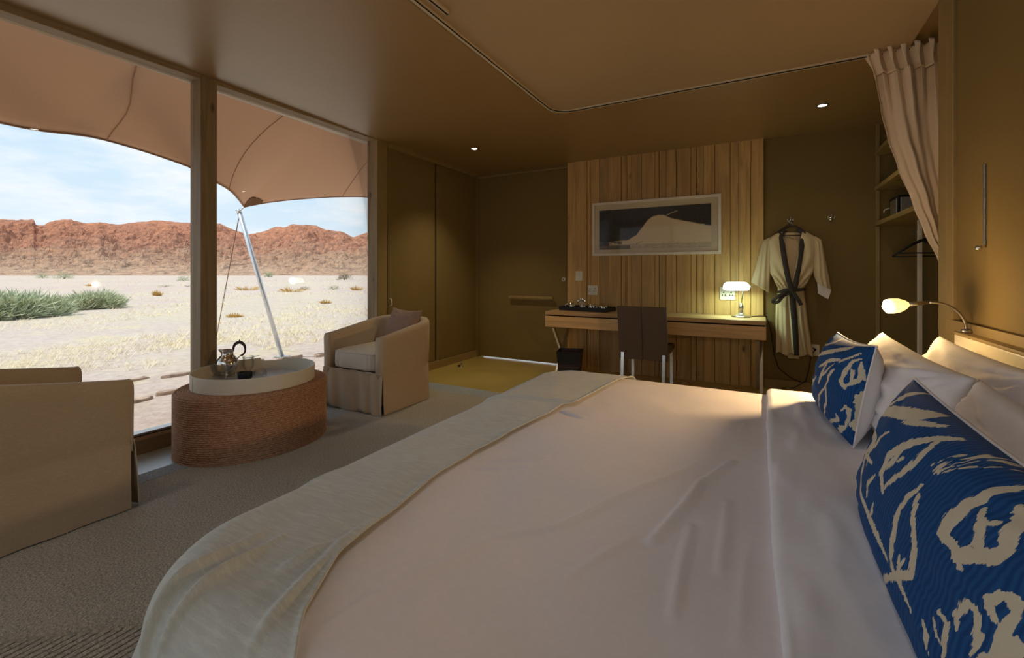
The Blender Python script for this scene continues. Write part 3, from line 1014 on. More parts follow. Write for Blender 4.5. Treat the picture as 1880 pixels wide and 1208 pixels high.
def ikat_cushion(key, label, c, w, h, t_, ex, ey, res, **kw):
    ex = Vector(ex).normalized(); ey = Vector(ey).normalized()
    ez = ex.cross(ey).normalized(); ey = ez.cross(ex).normalized()
    cz = thing('cushion', label, 'cushion', c, 'blue ikat cushions on the bed')
    # front
    nu, nv = res
    g = MB()
    g.grid(lambda a, b: pillow_xyz(a * 2 - 1, b * 2 - 1, 1, w, h, t_, c, ex, ey, ez, **kw), nu, nv)
    o = g.build('printed_front', 'ikat_print', cz, smooth=True, fix=False)
    fa_ = o.data.attributes.new('ikat', 'FLOAT', 'POINT')
    uv = o.data.attributes.new('puv', 'FLOAT_VECTOR', 'POINT')
    vals, uvs = [], []
    for j in range(nv):
        for i in range(nu):
            u, v = i / (nu - 1) * 2 - 1, j / (nv - 1) * 2 - 1
            vals.append(ikat_field(u, v, IKAT[key])); uvs += [u, v, 0]
    fa_.data.foreach_set('value', vals)
    uv.data.foreach_set('vector', uvs)
    g = MB()
    g.grid(lambda a, b: pillow_xyz(a * 2 - 1, b * 2 - 1, -1, w, h, t_, c, ex, ey, ez, **kw), 50, 36)
    o = g.build('plain_back', 'white_cotton', cz, smooth=True)
    o['label'] = 'plain cream back'
    pts = []
    for k in range(160):
        q = k / 160 * 4
        s = (q % 1) * 2 - 1
        u, v = [(s, -1), (1, s), (-s, 1), (-1, -s)][int(q)]
        pts.append(pillow_xyz(u, v, 0, w, h, t_, c, ex, ey, ez, **kw))
    MB().tube(pts, .0035, 6, close=True).build('piping', 'white_cotton', cz, smooth=True)
    return cz
CUSH = dict(near=dict(c=(.280, 1.03, .772), w=.41, h=.172, t_=.085, ex=(.0, -1, -.01), ey=(.10, 0, .32)),
            far=dict(c=(.285, 2.13, .78), w=.295, h=.17, t_=.085, ex=(.03, -.58, .026), ey=(.06, -.02, .31)))
ikat_cushion('near', 'large blue and cream ikat cushion nearest the camera', res=(240, 150), seed=.5, wr=.002, ear=.04, **CUSH['near'])
ikat_cushion('far', 'blue and cream ikat cushion at the far side of the bed', res=(180, 110), seed=3.5, wr=.003, ear=.05, **CUSH['far'])

# ------------------------------------------------------------------ bedside lamp on the headboard
def bedside(y, label):
    L = thing('bedside_lamp', label, 'lamp', (.785, y, .938))
    MB().lathe([(.020, .0), (.020, .012), (.010, .02)], (.785, y, .936), 18).build('base', 'dull_chrome', L, smooth=True)
    pts = []
    for i in range(15):
        k = i / 14
        a = lerp(0, 1.95, k)
        pts.append((.785 - .045 * k ** 2.2 - .062 * (1 - math.cos(a)), y - .02 * k, .945 + .122 * math.sin(a * .86)))
    MB().tube(pts, .0058, 10).build('gooseneck', 'dull_chrome', L, smooth=True)
    e0 = Vector(pts[-1]); d = Vector((-1, -.35, -.13)).normalized()
    MB().tube([e0, e0 + d * .022, e0 + d * .022, e0 + d * .085], [.0065, .0065, .010, .010], 14).build('lamp_holder', 'brushed_steel', L, smooth=True)
    s0 = e0 + d * .082
    M = d.to_track_quat('Z', 'Y').to_matrix()
    g = MB(); g.lathe([(.011, 0), (.020, .012), (.030, .035), (.033, .06), (.030, .082)], s0, 28, cap=False, M=M)
    g.build('lamp_shade', 'warm_shade', L, smooth=True, solid=.002)
    g = MB(); g.lathe([(.004, .02), (.012, .03), (.021, .055), (.022, .078), (.014, .094), (.004, .10)], s0, 20, M=M)
    g.build('bulb', 'warm_bulb', L, smooth=True)
    ld = bpy.data.lights.new('bedside_glow', 'POINT'); ld.energy = LAMP_W * 1.1; ld.color = (1.0, .66, .28); ld.shadow_soft_size = .03
    lo = bpy.data.objects.new('bedside_glow', ld); COL.objects.link(lo); lo.parent = L
    lo.location = s0 + d * .13 - wl(L)
    ld = bpy.data.lights.new('bedside_beam', 'SPOT'); ld.energy = LAMP_W * 4.0; ld.color = (1.0, .64, .30); ld.shadow_soft_size = .03
    ld.spot_size = math.radians(150); ld.spot_blend = .7
    lo = bpy.data.objects.new('bedside_beam', ld); COL.objects.link(lo); lo.parent = L
    lo.location = s0 + d * .125 - wl(L)
    lo.rotation_euler = Vector((-1, -.25, -.22)).to_track_quat('-Z', 'Y').to_euler()
    return L
LAMP_W = 6.0
bedside(2.66, 'lit gooseneck reading lamp on top of the far end of the headboard')
LAMP_W = 0.7
bedside(.06, 'matching gooseneck reading lamp at the near end of the headboard, out of frame')

# ------------------------------------------------------------------ armchairs (front towards -Y)
def make_chair(label):
    T = thing('armchair', label, 'armchair', (0, 0, 0), 'slipcovered tub armchairs by the window')
    hw, fy, by, R, th = .36, -.355, .36, .20, .085
    path = []
    for i in range(9):
        path.append((-hw, lerp(fy, by - R, i / 8), (-1, 0)))
    for i in range(1, 9):
        a = PI - (PI / 2) * i / 8
        path.append((-hw + R + R * math.cos(a), by - R + R * math.sin(a), (math.cos(a), math.sin(a))))
    for i in range(1, 8):
        path.append((lerp(-hw + R, hw - R, i / 8), by, (0, 1)))
    for i in range(0, 9):
        a = PI / 2 - (PI / 2) * i / 8
        path.append((hw - R + R * math.cos(a), by - R + R * math.sin(a), (math.cos(a), math.sin(a))))
    for i in range(1, 9):
        path.append((hw, lerp(by - R, fy, i / 8), (1, 0)))
    def top(y):
        k = (y - fy) / (by - fy)
        return .655 + .115 * (k ** 1.1)
    g = MB(); vs = []; fs = []
    prof_n = 0
    for idx, (x, y, n) in enumerate(path):
        zt = top(y)
        row = []
        wob = .004 * fbm(x * 6, y * 6, 1.0)
        for z, off in ((.015, .004 + .006 * math.sin(idx * 1.9)), (.12, .0), (.33, -.004), (.345, -.009), (.36, -.004), (.5, .0 + wob), (zt - .05, .004 + wob), (zt - .018, .0), (zt - .004, -.010), (zt, -.028)):
            row.append((x + n[0] * off, y + n[1] * off, z))
        for z, off in ((zt + .001, -th * .6), (zt - .006, -th + .012), (zt - .025, -th), (.45, -th), (.30, -th)):
            row.append((x + n[0] * off, y + n[1] * off, z))
        prof_n = len(row)
        vs += row
    for i in range(len(path) - 1):
        for k in range(prof_n - 1):
            fs.append((i * prof_n + k, i * prof_n + k + 1, (i + 1) * prof_n + k + 1, (i + 1) * prof_n + k))
    g.add(vs, fs)
    # bulging front ends of the arms
    for s, base in ((0, 0), (1, (len(path) - 1) * prof_n)):
        loop = [vs[base + k] for k in range(prof_n)]
        loop = [q for q in loop if q[2] > .29] + []
        cx = sum(q[0] for q in loop) / len(loop)
        lo2 = [(lerp(q[0], cx, .10), q[1] - .012, q[2] - (.006 if q[2] > .6 else 0)) for q in loop]
        cv = (cx, fy - .016, .5)
        n = len(loop)
        g.add(loop + lo2 + [cv], [(k, (k + 1) % n, n + (k + 1) % n, n + k) for k in range(n)] + [(n + k, n + (k + 1) % n, 2 * n) for k in range(n)])
    g.build('tub_frame', 'linen', T, smooth=True)
    # piping up the arm fronts
    for s in (-1, 1):
        pts = [(s * (hw - .002), fy - .004, z) for z in (.30, .40, .5, .6, .635)] + [(s * (hw - .015), fy - .005, .650), (s * (hw - th / 2), fy - .006, .655), (s * (hw - th + .012), fy - .005, .648), (s * (hw - th), fy - .004, .62), (s * (hw - th), fy - .004, .45)]
        MB().tube(pts, .004, 6).build('piping', 'linen', T, smooth=True)
    # front skirt with loose gathers
    def sk(u, v):
        x = lerp(-hw - .004, hw + .004, u)
        z = lerp(.012 + .012 * math.sin(u * 11), .352, v)
        amp = (1 - v) ** .7 * .016 + .003
        y = fy - .008 - amp * (.5 + .5 * math.sin(u * 30 + 2.2 * math.sin(u * 7) + v * 1.5)) - .012 * (1 - v)
        return (x, y, z)
    g = MB(); g.grid(sk, 90, 16)
    g.build('skirt', 'linen', T, smooth=True, solid=.003)
    g = MB(); g.box(-hw + .07, hw - .07, fy + .005, by - .10, .06, .33)
    g.build('seat_box', 'linen', T, bevel=.01)
    MB().tube([(lerp(-hw + .0, hw, i / 20), fy - .012 - .002 * math.sin(i), .352 + .004 * math.sin(i * 1.3)) for i in range(21)], .005, 6).build('skirt_seam', 'linen', T, smooth=True)
    # box seat cushion with a crowned top
    def cush(u, v):
        a = u * 2 * PI
        ca, sa = math.cos(a), math.sin(a)
        q = .28
        ex = math.copysign(abs(ca) ** q, ca); ey = math.copysign(abs(sa) ** q, sa)
        prof = [(.0, .355), (.55, .352), (.93, .356), (.985, .368), (1.0, .39), (1.0, .47), (.99, .495), (.955, .508), (.8, .522), (.5, .535), (.2, .54), (0, .541)]
        k = v * (len(prof) - 1)
        i = min(int(k), len(prof) - 2); f = k - i
        r = lerp(prof[i][0], prof[i + 1][0], f); z = lerp(prof[i][1], prof[i + 1][1], f)
        rx, ry = hw - th - .006, .30
        wr = .003 * math.sin(a * 26) * (1 if .36 < z < .49 else 0) * (1 if sa < -.3 else .3)
        return (ex * r * rx, -.065 + ey * (r * ry + wr), z)
    g = MB(); g.grid(cush, 120, 23, closeu=True)
    o = g.build('seat_cushion', 'linen_seat', T, smooth=True)
    pts = []
    for i in range(80):
        a = i / 80 * 2 * PI
        ca, sa = math.cos(a), math.sin(a)
        pts.append((math.copysign(abs(ca) ** .28, ca) * (hw - th - .010), -.065 + math.copysign(abs(sa) ** .28, sa) * .297, .502))
    MB().tube(pts, .004, 6, close=True).build('cushion_piping', 'linen_seat', o, smooth=True)
    for sx in (-1, 1):
        for y in (fy + .06, by - .1):
            MB().lathe([(.016, 0), (.022, .07)], (sx * (hw - .07), y, 0), 10).build('leg', 'dark_wood', T)
    return T
ch = make_chair('linen slipcovered tub armchair beyond the ottoman, with a brown cushion on its seat')
ch.location = (-3.09, 3.10, 0)
c2 = copy_tree(ch)
c2['label'] = 'linen tub armchair at the left edge, seen from its back and side'
c2.location = (-3.13, .70, 0)
c2.rotation_euler = (0, 0, PI)
P = pillow('cushion', 'mauve_linen', (-2.985, 3.245, .70), .205, .165, .06, (.98, -.10, -.03), (.33, .34, .80), seed=9, wr=.004, ear=.08)
tag(P, 'dusty brown scatter cushion leaning in the far armchair', 'cushion')

# ------------------------------------------------------------------ ottoman with rope coils
OC = (-3.147, 1.922)
ott = thing('ottoman', 'oval ottoman wound with brown rope beside the window', 'ottoman', (OC[0], OC[1], 0))
prof = []
nco = 30
zh = .415
prof.append((.93, .0))
for i in range(nco):
    z0 = .006 + (zh - .012) * i / nco
    dz = (zh - .012) / nco
    for f, d in ((0.03, -.013), (.25, -.002), (.5, .0), (.75, -.002), (.97, -.013)):
        prof.append((1.0 + d * 2.0, z0 + dz * f))
prof += [(.99, zh - .002), (.975, zh + .006)]
ncr = 34
for i in range(ncr):
    r0 = .975 - .975 * i / ncr
    dr = .975 / ncr
    for f, d in ((0.1, 0.001), (.5, .006), (.9, .001)):
        prof.append((max(.002, r0 - dr * f), zh + .004 + d))
g = MB(); g.lathe(prof, (OC[0], OC[1], 0), 120, .419, .483, -.142)
o = g.build('rope_coil', 'rope_coil', ott, smooth=True); o['kind'] = 'stuff'
# tray
TC = (-3.150, 1.925)
tr = thing('tray', 'round pale woven tray standing on top of the rope ottoman', 'tray', (TC[0], TC[1], .426))
TR = .385
def tw(u, v):
    a = u * 2 * PI
    # cut-out handle on the window side
    cut = 0.0
    d = abs((a - 2.27 + PI) % (2 * PI) - PI)
    H = .094 - (.022 if d < .21 else 0.0)
    prof = [(TR - .007, .006), (TR - .007, H), (TR - .006, H + .003), (TR, H + .003), (TR + .001, H), (TR, .0), (TR - .3, .0)]
    k = int(round(v * (len(prof) - 1)))
    r, z = prof[k]
    return (TC[0] + r * math.cos(a), TC[1] + r * math.sin(a), .426 + z)
g = MB(); g.grid(tw, 180, 7, closeu=True)
g.build('tray_wall', 'tray_weave', tr, smooth=False)
g = MB(); g.lathe([(TR - .004, .001), (TR - .006, .007), (.02, .007)], (TC[0], TC[1], .426), 64)
g.build('tray_base', 'tray_floor', tr, smooth=False)
sx_, sy_ = TC[0] + (TR + .001) * math.cos(-1.72), TC[1] + (TR + .001) * math.sin(-1.72)
MB().box(sx_ - .0015, sx_ + .0015, sy_ - .0015, sy_ + .0015, .428, .52).build('tray_seam', 'white_plastic', tr)

ZT = .434
# silver coffee pot
JC = (-3.45, 1.895)
jug = thing('coffee_pot', 'silver coffee pot with curved wooden handle on the tray', 'coffee pot', (JC[0], JC[1], ZT))
g = MB(); g.lathe([(.022, .02), (.045, .028), (.066, .052), (.074, .085), (.068, .12), (.050, .146), (.040, .156), (.039, .175), (.043, .190), (.044, .194), (.040, .194), (.034, .17)], (JC[0], JC[1], ZT), 40)
g.build('body', 'silver', jug, smooth=True)
ux, uy = math.cos(math.radians(29)), math.sin(math.radians(29))   # across the view
# spout on the left
sp = []
g = MB()
def spout(u, v):
    a = lerp(-PI * .55, PI * .55, u)
    r = lerp(.036, .004, v) * 1.0
    q = Vector((-ux, -uy, 0)); s = Vector((-uy, ux, 0))
    c = Vector((JC[0], JC[1], ZT)) + q * lerp(.028, .066, v) + Vector((0, 0, lerp(.176, .186, v)))
    return c + s * math.sin(a) * r * .8 + Vector((0, 0, -math.cos(a) * r * .9 + .010))
g.grid(spout, 14, 6)
g.build('spout', 'silver', jug, smooth=True, solid=.002)
pts = []
for i in range(17):
    k = i / 16
    a = lerp(PI * 1.02, -PI * .38, k)
    rr_ = .044
    c = Vector((JC[0], JC[1], ZT)) + Vector((ux, uy, 0)) * .088 + Vector((0, 0, .198))
    pts.append(c + Vector((ux, uy, 0)) * math.cos(a) * rr_ + Vector((0, 0, math.sin(a) * rr_ * 1.15)))
rad = [lerp(.0065, .0115, math.sin(PI * min(1, i / 12))) for i in range(17)]
g = MB(); g.tube(pts, rad, 10)
tp = pts[6]
g.tube([tp, tp + Vector((0, 0, .014)), tp + Vector((0, 0, .022))], [.005, .0045, .001], 8)
g.build('handle', 'dark_wood', jug, smooth=True)
c = Vector((JC[0], JC[1], ZT))
q = Vector((ux, uy, 0))
MB().tube([c + q * .038 + Vector((0, 0, .182)), c + q * .05 + Vector((0, 0, .186))], .004, 8).build('handle_socket', 'silver', jug, smooth=True)
MB().tube([c + q * .062 + Vector((0, 0, .120)), c + q * .085 + Vector((0, 0, .140)), c + q * .103 + Vector((0, 0, .155))], .004, 8).build('handle_socket', 'silver', jug, smooth=True)
for k in range(3):
    a = math.radians(209 + k * 120)
    b = c + Vector((math.cos(a) * .052, math.sin(a) * .052, 0))
    MB().tube([c + Vector((math.cos(a) * .040, math.sin(a) * .040, .034)), b + Vector((0, 0, .018)), b + Vector((math.cos(a) * .006, math.sin(a) * .006, .004))], [.007, .005, .006], 8).build('leg', 'silver', jug, smooth=True)
# glass creamer behind the pot
GC = (-3.40, 2.02)
gj = thing('glass_jug', 'small clear glass jug with pouring lip beside the coffee pot', 'jug', (GC[0], GC[1], ZT))
g = MB(); g.lathe([(.004, .002), (.03, .002), (.012, .012), (.012, .018), (.034, .04), (.040, .07), (.036, .11), (.042, .13), (.039, .13), (.033, .11), (.036, .07), (.02, .035)], (GC[0], GC[1], ZT), 32, cap=False)
g.build('body', 'clear_glass', gj, smooth=True)
g = MB(); c = Vector((GC[0], GC[1], ZT + .122))
g.grid(lambda u, v: c + q * lerp(.028, .085, v) + Vector((0, 0, lerp(0, .016, v ** .6) - .008 * math.cos(lerp(-1.5, 1.5, u)) * (1 - v * .5))) + Vector((-uy, ux, 0)) * math.sin(lerp(-1.5, 1.5, u)) * lerp(.026, .006, v), 10, 6)
g.build('spout', 'clear_glass', gj, smooth=True, solid=.002)
# upturned tumbler in front
UC = (-3.33, 1.853)
g = MB(); g.lathe([(.037, .004), (.039, .006), (.036, .08), (.028, .098), (.004, .10)], (UC[0], UC[1], ZT), 32, cap=False)
o = g.build('tumbler', 'clear_glass', loc=(UC[0], UC[1], ZT), smooth=True)
tag(o, 'upturned clear tumbler in front of the silver coffee pot', 'glass')
# two small bowls
def bowl(c, m, label):
    def f(u, v):
        a = u * 2 * PI
        ca, sa = math.cos(a), math.sin(a)
        ex_, ey_ = math.copysign(abs(ca) ** .62, ca), math.copysign(abs(sa) ** .62, sa)
        prof = [(0.01, .003), (.040, .003), (.044, .008), (.045, .048), (.043, .050), (.041, .048), (.040, .012), (.01, .010)]
        k = int(round(v * 7)); r, z = prof[k]
        x, y = ex_ * r, ey_ * r * .8
        return (c[0] + x * ux - y * uy, c[1] + x * uy + y * ux, ZT + z)
    g = MB(); g.grid(f, 40, 8, closeu=True)
    o = g.build('bowl', m, loc=(c[0], c[1], ZT), smooth=True)
    return tag(o, label, 'bowl')
bowl((-3.245, 1.905), 'black_lacquer', 'small black square bowl on the woven tray')
bowl((-3.20, 1.985), 'clear_glass', 'small clear glass bowl beside the black one')

# ------------------------------------------------------------------ desk
dk = thing('desk', 'long pine desk on crossed metal legs against the plank wall', 'desk', (-1.07, 5.05, 0))
DX0, DX1, DY0, DY1 = -2.205, .052, 4.80, 5.325
MB().box(DX0, DX1, DY0, DY1, .705, .745).build('top', 'desk_wood', dk, bevel=.004)
MB().box(DX0 + .01, DX1 - .01, DY0 + .015, DY1 - .01, .690, .706).build('shadow_gap', 'dark_gap', dk)
for (a, b) in ((DX0, -1.075), (-1.071, DX1)):
    df = MB().box(a, b, DY0, DY0 + .02, .565, .692).build('drawer_front', 'desk_wood', dk, bevel=.003)
MB().box(DX0, DX0 + .02, DY0 + .02, DY1, .565, .692).build('side_panel', 'desk_wood', dk, bevel=.003)
MB().box(DX1 - .02, DX1, DY0 + .02, DY1, .565, .692).build('side_panel', 'desk_wood', dk, bevel=.003)
MB().box(DX0 + .02, DX1 - .02, DY0 + .02, DY1, .60, .612).build('underside', 'desk_wood', dk)
for x in (DX0 + .09, DX1 - .07):
    MB().bar((x, DY0 + .04, .565), (x, DY1 - .05, .0), .045, .026, (1, 0, 0)).build('leg', 'brushed_steel', dk, bevel=.001)
    MB().bar((x + .030, DY1 - .05, .565), (x + .030, DY0 + .04, .0), .045, .026, (1, 0, 0)).build('leg', 'brushed_steel', dk, bevel=.001)

# desk chair
dc = thing('desk_chair', 'brown leather desk chair with chrome legs, its back to the bed', 'chair', (-1.01, 4.7, 0))
cx0, cx1 = -1.245, -.775
for a, b in ((cx0, (cx0 + cx1) / 2 - .001), ((cx0 + cx1) / 2 + .001, cx1)):
    def bp(u, v, a=a, b=b):
        return None
    g = MB()
    n = 10
    for side in (0, 1):
        g.grid(lambda u, v, s=side: (lerp(a, b, u) * 1.0 + (.0 if v < .9 else 0), 4.50 - .085 * v ** 1.3 + (.042 if s else 0), .335 + .53 * v), 6, n)
    fs = []
    nn = 6 * n
    for j in range(n - 1):
        for i in (0, 5):
            fs.append((j * 6 + i, (j + 1) * 6 + i, nn + (j + 1) * 6 + i, nn + j * 6 + i))
    for i in range(5):
        for j in (0, n - 1):
            fs.append((j * 6 + i, j * 6 + i + 1, nn + j * 6 + i + 1, nn + j * 6 + i))
    g.f += fs
    g.build('backrest_panel', 'brown_leather', dc, bevel=.006)
MB().box(cx0 + .005, cx1 - .005, 4.52, 4.95, .40, .46).build('seat', 'brown_leather', dc, bevel=.018, bseg=3)
MB().box(cx0 + .02, cx1 - .02, 4.53, 4.93, .375, .40).build('seat_frame', 'brushed_steel', dc)
for x in (cx0 + .035, cx1 - .035):
    MB().bar((x, 4.50, .40), (x, 4.47, 0), .028, .016, (0, 1, 0)).build('leg', 'steel', dc)
    MB().bar((x, 4.92, .40), (x, 4.93, 0), .028, .016, (0, 1, 0)).build('leg', 'steel', dc)

# waste bin
bn = thing('waste_bin', 'square black waste bin standing under the left end of the desk', 'bin', (-1.86, 4.72, 0))
def quad_ring(w, z, r=0.25):
    cr, sr = math.cos(r), math.sin(r)
    return [(-1.86 + (sx * w) * cr - (sy * w) * sr, 4.72 + (sx * w) * sr + (sy * w) * cr, z) for sx, sy in ((-1, -1), (1, -1), (1, 1), (-1, 1))]
vs = quad_ring(.105, .0) + quad_ring(.135, .33) + quad_ring(.128, .33) + quad_ring(.100, .015)
g = MB(); g.add(vs, [(0, 3, 2, 1), (12, 13, 14, 15)] + [(b + i, b + (i + 1) % 4, b + 4 + (i + 1) % 4, b + 4 + i) for b in (0, 4, 8) for i in range(4)])
g.build('body', 'black_plastic', bn, bevel=.002)
g = MB(); rr = quad_ring(.122, .335); 
def liner(u, v):
    a = u * 4; i = int(a) % 4; f = a - int(a)
    P0, P1 = rr[i], rr[(i + 1) % 4]
    z = lerp(.15, .322 + .008 * math.sin(u * 40), v)
    return (lerp(P0[0], P1[0], f) * 1.0, lerp(P0[1], P1[1], f), z)
g.grid(liner, 40, 4, closeu=True)
g.build('bin_liner', 'dark_wood', bn, smooth=True)

# tray of tea things on the desk
tt = thing('serving_tray', 'black serving tray at the left end of the desk', 'tray', (-1.80, 5.10, .745))
Mr = Matrix.Rotation(-.13, 3, 'Z')
def rot_box(g, x0, x1, y0, y1, z0, z1, c=(-1.805, 5.13, .745), M=Mr):
    b = len(g.v)
    g.box(x0, x1, y0, y1, z0, z1)
    for i in range(b, len(g.v)):
        q = M @ Vector(g.v[i]); g.v[i] = (q.x + c[0], q.y + c[1], q.z + c[2])
g = MB(); rot_box(g, -.29, .29, -.145, .145, 0, .01)
g.build('base', 'black_lacquer', tt)
for (a, b, c_, d) in ((-.29, .29, -.152, -.14), (-.29, .29, .14, .152), (-.30, -.288, -.152, .152), (.288, .30, -.152, .152)):
    g = MB(); rot_box(g, a, b, c_, d, 0, .048)
    g.build('rim', 'black_lacquer', tt, bevel=.002)
def tp(x, y):
    q = Mr @ Vector((x, y, 0)); return (q.x - 1.805, q.y + 5.13, .7555)
def cup(x, y, label, s=1.0, flip=1, hs=-1, name='steel_cup'):
    c = tp(x, y)
    T = thing(name, label, 'cup', c, 'steel cups on the desk tray')
    pr = [(.034, 0), (.040, .003), (.030, .062), (.026, .064), (.004, .066)] if flip else [(.026, 0), (.034, .004), (.038, .06), (.034, .06), (.028, .008)]
    g = MB(); g.lathe([(r * s, z * s) for r, z in pr], c, 28)
    g.build('body', 'steel', T, smooth=True)
    cc = Vector(c)
    h = Vector((hs, -.2, 0)).normalized()
    MB().tube([cc + h * .03 * s + Vector((0, 0, .055 * s)), cc + h * .055 * s + Vector((0, 0, .045 * s)), cc + h * .066 * s + Vector((0, 0, .02 * s)), cc + h * .07 * s + Vector((0, 0, .006 * s))], .0045 * s, 8).build('handle', 'steel', T, smooth=True)
cup(-.185, -.04, 'leftmost upturned steel cup on the desk tray', 1.25)
cup(.085, -.055, 'upturned steel cup in the right half of the desk tray', 1.15, hs=1)
cup(.20, .00, 'rightmost small steel cup on the desk tray', .95, 0, 1)
cup(.15, .06, 'small steel cup at the back right of the desk tray', .9, 0, -1)
c = tp(-.06, .0)
T = thing('sugar_pot', 'dark steel pot on the desk tray holding shiny spoons', 'pot', c)
MB().lathe([(.030, 0), (.036, .01), (.036, .055), (.030, .06), (.026, .055), (.026, .01)], c, 24).build('body', 'dull_chrome', T, smooth=True)
for k in range(6):
    a = k * 1.05
    b = Vector(c) + Vector((math.cos(a) * .012, math.sin(a) * .012, .02))
    e_ = b + Vector((math.cos(a) * .035 - .015, math.sin(a) * .02, .075 + .012 * (k % 3)))
    MB().tube([b, e_], .0025, 6).ball(e_, .013, 10, 1, .5, 1.3).build('spoon', 'steel', T, smooth=True)

# banker's lamp
bl = thing('desk_lamp', 'small banker lamp with glowing pale glass shade on the desk', 'lamp', (-.165, 5.12, .745))
lc = Vector((-.165, 5.12, .745))
MB().lathe([(.092, 0), (.095, .006), (.090, .014), (.078, .018), (.060, .022), (.040, .03), (.022, .04), (.014, .05)], lc, 40).build('base', 'steel', bl, smooth=True)
MB().lathe([(.012, .045), (.020, .06), (.014, .075), (.021, .085), (.021, .112), (.014, .118), (.012, .135), (.008, .14)], lc, 24).build('column', 'dull_chrome', bl, smooth=True)
MB().tube([lc + Vector((0, 0, .135)), lc + Vector((.008, -.004, .2)), lc + Vector((.018, -.01, .285)), lc + Vector((.018, -.012, .33))], .006, 10).build('arm', 'steel', bl, smooth=True)
def shade(u, v):
    # half-cylinder with rounded ends, open below
    s = u * 2 - 1
    x = .122 * s
    e_ = max(0.0, 1 - abs(s) ** 6) ** .5
    a = lerp(-.10 * PI, 1.10 * PI, v)
    return (lc.x - .045 + x, lc.y - .02 + math.cos(a) * .062 * (0.25 + .75 * e_), lc.z + .292 + math.sin(a) * .066 * e_)
g = MB(); g.grid(shade, 40, 24)
g.build('glass_shade', 'lamp_shade_glass', bl, smooth=True, solid=.003)
MB().tube([lc + Vector((.080, -.02, .315)), lc + Vector((.092, -.02, .315))], .010, 12).ball(tuple(lc + Vector((.100, -.02, .315))), .007, 10).build('shade_knob', 'dull_chrome', bl, smooth=True)
ld = bpy.data.lights.new('desk_bulb', 'AREA'); ld.shape = 'RECTANGLE'; ld.size = .18; ld.size_y = .06; ld.energy = 2.4; ld.color = (.70, 1.0, .72)
lo = bpy.data.objects.new('desk_bulb', ld); COL.objects.link(lo); lo.parent = bl; lo.location = (-.045, -.02, .285)
ld = bpy.data.lights.new('desk_glow', 'POINT'); ld.energy = 1.5; ld.color = (.72, 1.0, .70); ld.shadow_soft_size = .06
lo = bpy.data.objects.new('desk_glow', ld); COL.objects.link(lo); lo.parent = bl; lo.location = (-.045, -.12, .31)
# lamp and robe-side cables
g = MB()
g.tube([(-.10, 5.20, .748), (.00, 5.30, .750), (.060, 5.315, .748), (.10, 5.335, .60), (.13, 5.335, .35), (.17, 5.335, .22), (.28, 5.33, .13), (.36, 5.33, .10)], .004, 8)
g.build('cord', 'black_plastic', bl, smooth=True)
g = MB(); g.tube([(.475, 5.315, .44), (.44, 5.30, .36), (.425, 5.30, .25), (.40, 5.32, .12), (.30, 5.32, .04), (.15, 5.30, .02)], .004, 8); g.tube([(.475, 5.335, .44), (.475, 5.31, .44)], .012, 10)
tag(g.build('black_cable', 'black_plastic', smooth=True), 'black plug and cable hanging from the low wall outlet', 'cable')

# sockets and switches
def plate(name, label, x0, x1, z0, z1, y, holes, cat='socket', rockers=()):
    T = thing(name, label, cat, ((x0 + x1) / 2, y, (z0 + z1) / 2))
    MB().box(x0, x1, y - .010, y, z0, z1).build('cover_plate', 'white_plastic', T, bevel=.002)
    for (hx, hz, r) in holes:
        g = MB(); g.lathe([(r, 0), (r * .9, .0018)], (hx, y - .0095, hz), 12, M=Matrix.Rotation(PI / 2, 3, 'X'))
        g.build('pin_hole', 'socket_hole', T)
    for (a, b, c_, d) in rockers:
        MB().box(a, b, y - .015, y - .009, c_, d).build('rocker', 'white_plastic', T, bevel=.001)
yp = YB - .027
plate('light_switch', 'white rocker light switch on the plank wall near the door', -2.025, -1.935, 1.095, 1.215, yp, [(-1.98, 1.19, .003), (-1.98, 1.115, .003)], 'switch', [(-1.995, -1.965, 1.13, 1.18)])
plate('power_socket', 'square white double socket above the tea tray', -1.866, -1.740, .92, 1.040, yp, [(-1.835, .995, .006), (-1.845, .965, .005), (-1.822, .965, .005), (-1.775, 1.0, .006), (-1.786, .968, .005), (-1.762, .968, .005)], 'socket', [(-1.80, -1.79, .93, .95)])
plate('power_socket', 'white double socket behind the glowing banker lamp', -.378, -.232, .905, 1.04, yp, [(-.340, .985, .008), (-.353, .955, .007), (-.325, .955, .007), (-.268, .985, .008), (-.281, .955, .007), (-.255, .955, .007)], 'socket', [(-.345, -.325, 1.005, 1.025)])
plate('power_socket', 'low wall socket beside the hem of the hanging robe', .413, .516, .372, .485, YB - .001, [(.465, .45, .006), (.453, .425, .005), (.477, .425, .005)], 'socket')

# framed photograph
fr = thing('picture_frame', 'white framed sepia photograph of a dune on the plank wall', 'picture', (-1.08, YB - .05, 1.72))
fx0, fx1, fz0, fz1 = -1.80, -.362, 1.400, 2.046
fy_ = YB - .036
for (a, b, c_, d) in ((fx0, fx1, fz1 - .03, fz1), (fx0, fx1, fz0, fz0 + .03), (fx0, fx0 + .03, fz0 + .03, fz1 - .03), (fx1 - .03, fx1, fz0 + .03, fz1 - .03)):
    MB().box(a, b, fy_ - .028, fy_, c_, d).build('frame_rail', 'white_paint', fr, bevel=.003)
MB().box(fx0 + .028, fx1 - .028, fy_ - .010, fy_ - .002, fz0 + .028, fz1 - .028).build('mat_board', 'print_paper', fr)
m, t, p, o = new_mat('sepia_print')
a_ = N(t, 'ShaderNodeAttribute'); a_.attribute_name = 'tone'
nn_ = noise_n(t, coords(t), 26, 6, .75)
nf = ramp(t, nn_, [(0.35, srgb(20, 11, 8)), (0.62, srgb(60, 42, 30)), (.8, srgb(120, 92, 66))])
t.links.new(mixc(t, a_.outputs['Fac'], nf, srgb(240, 216, 178)), p.inputs['Base Color'])
p.inputs['Roughness'].default_value = .5
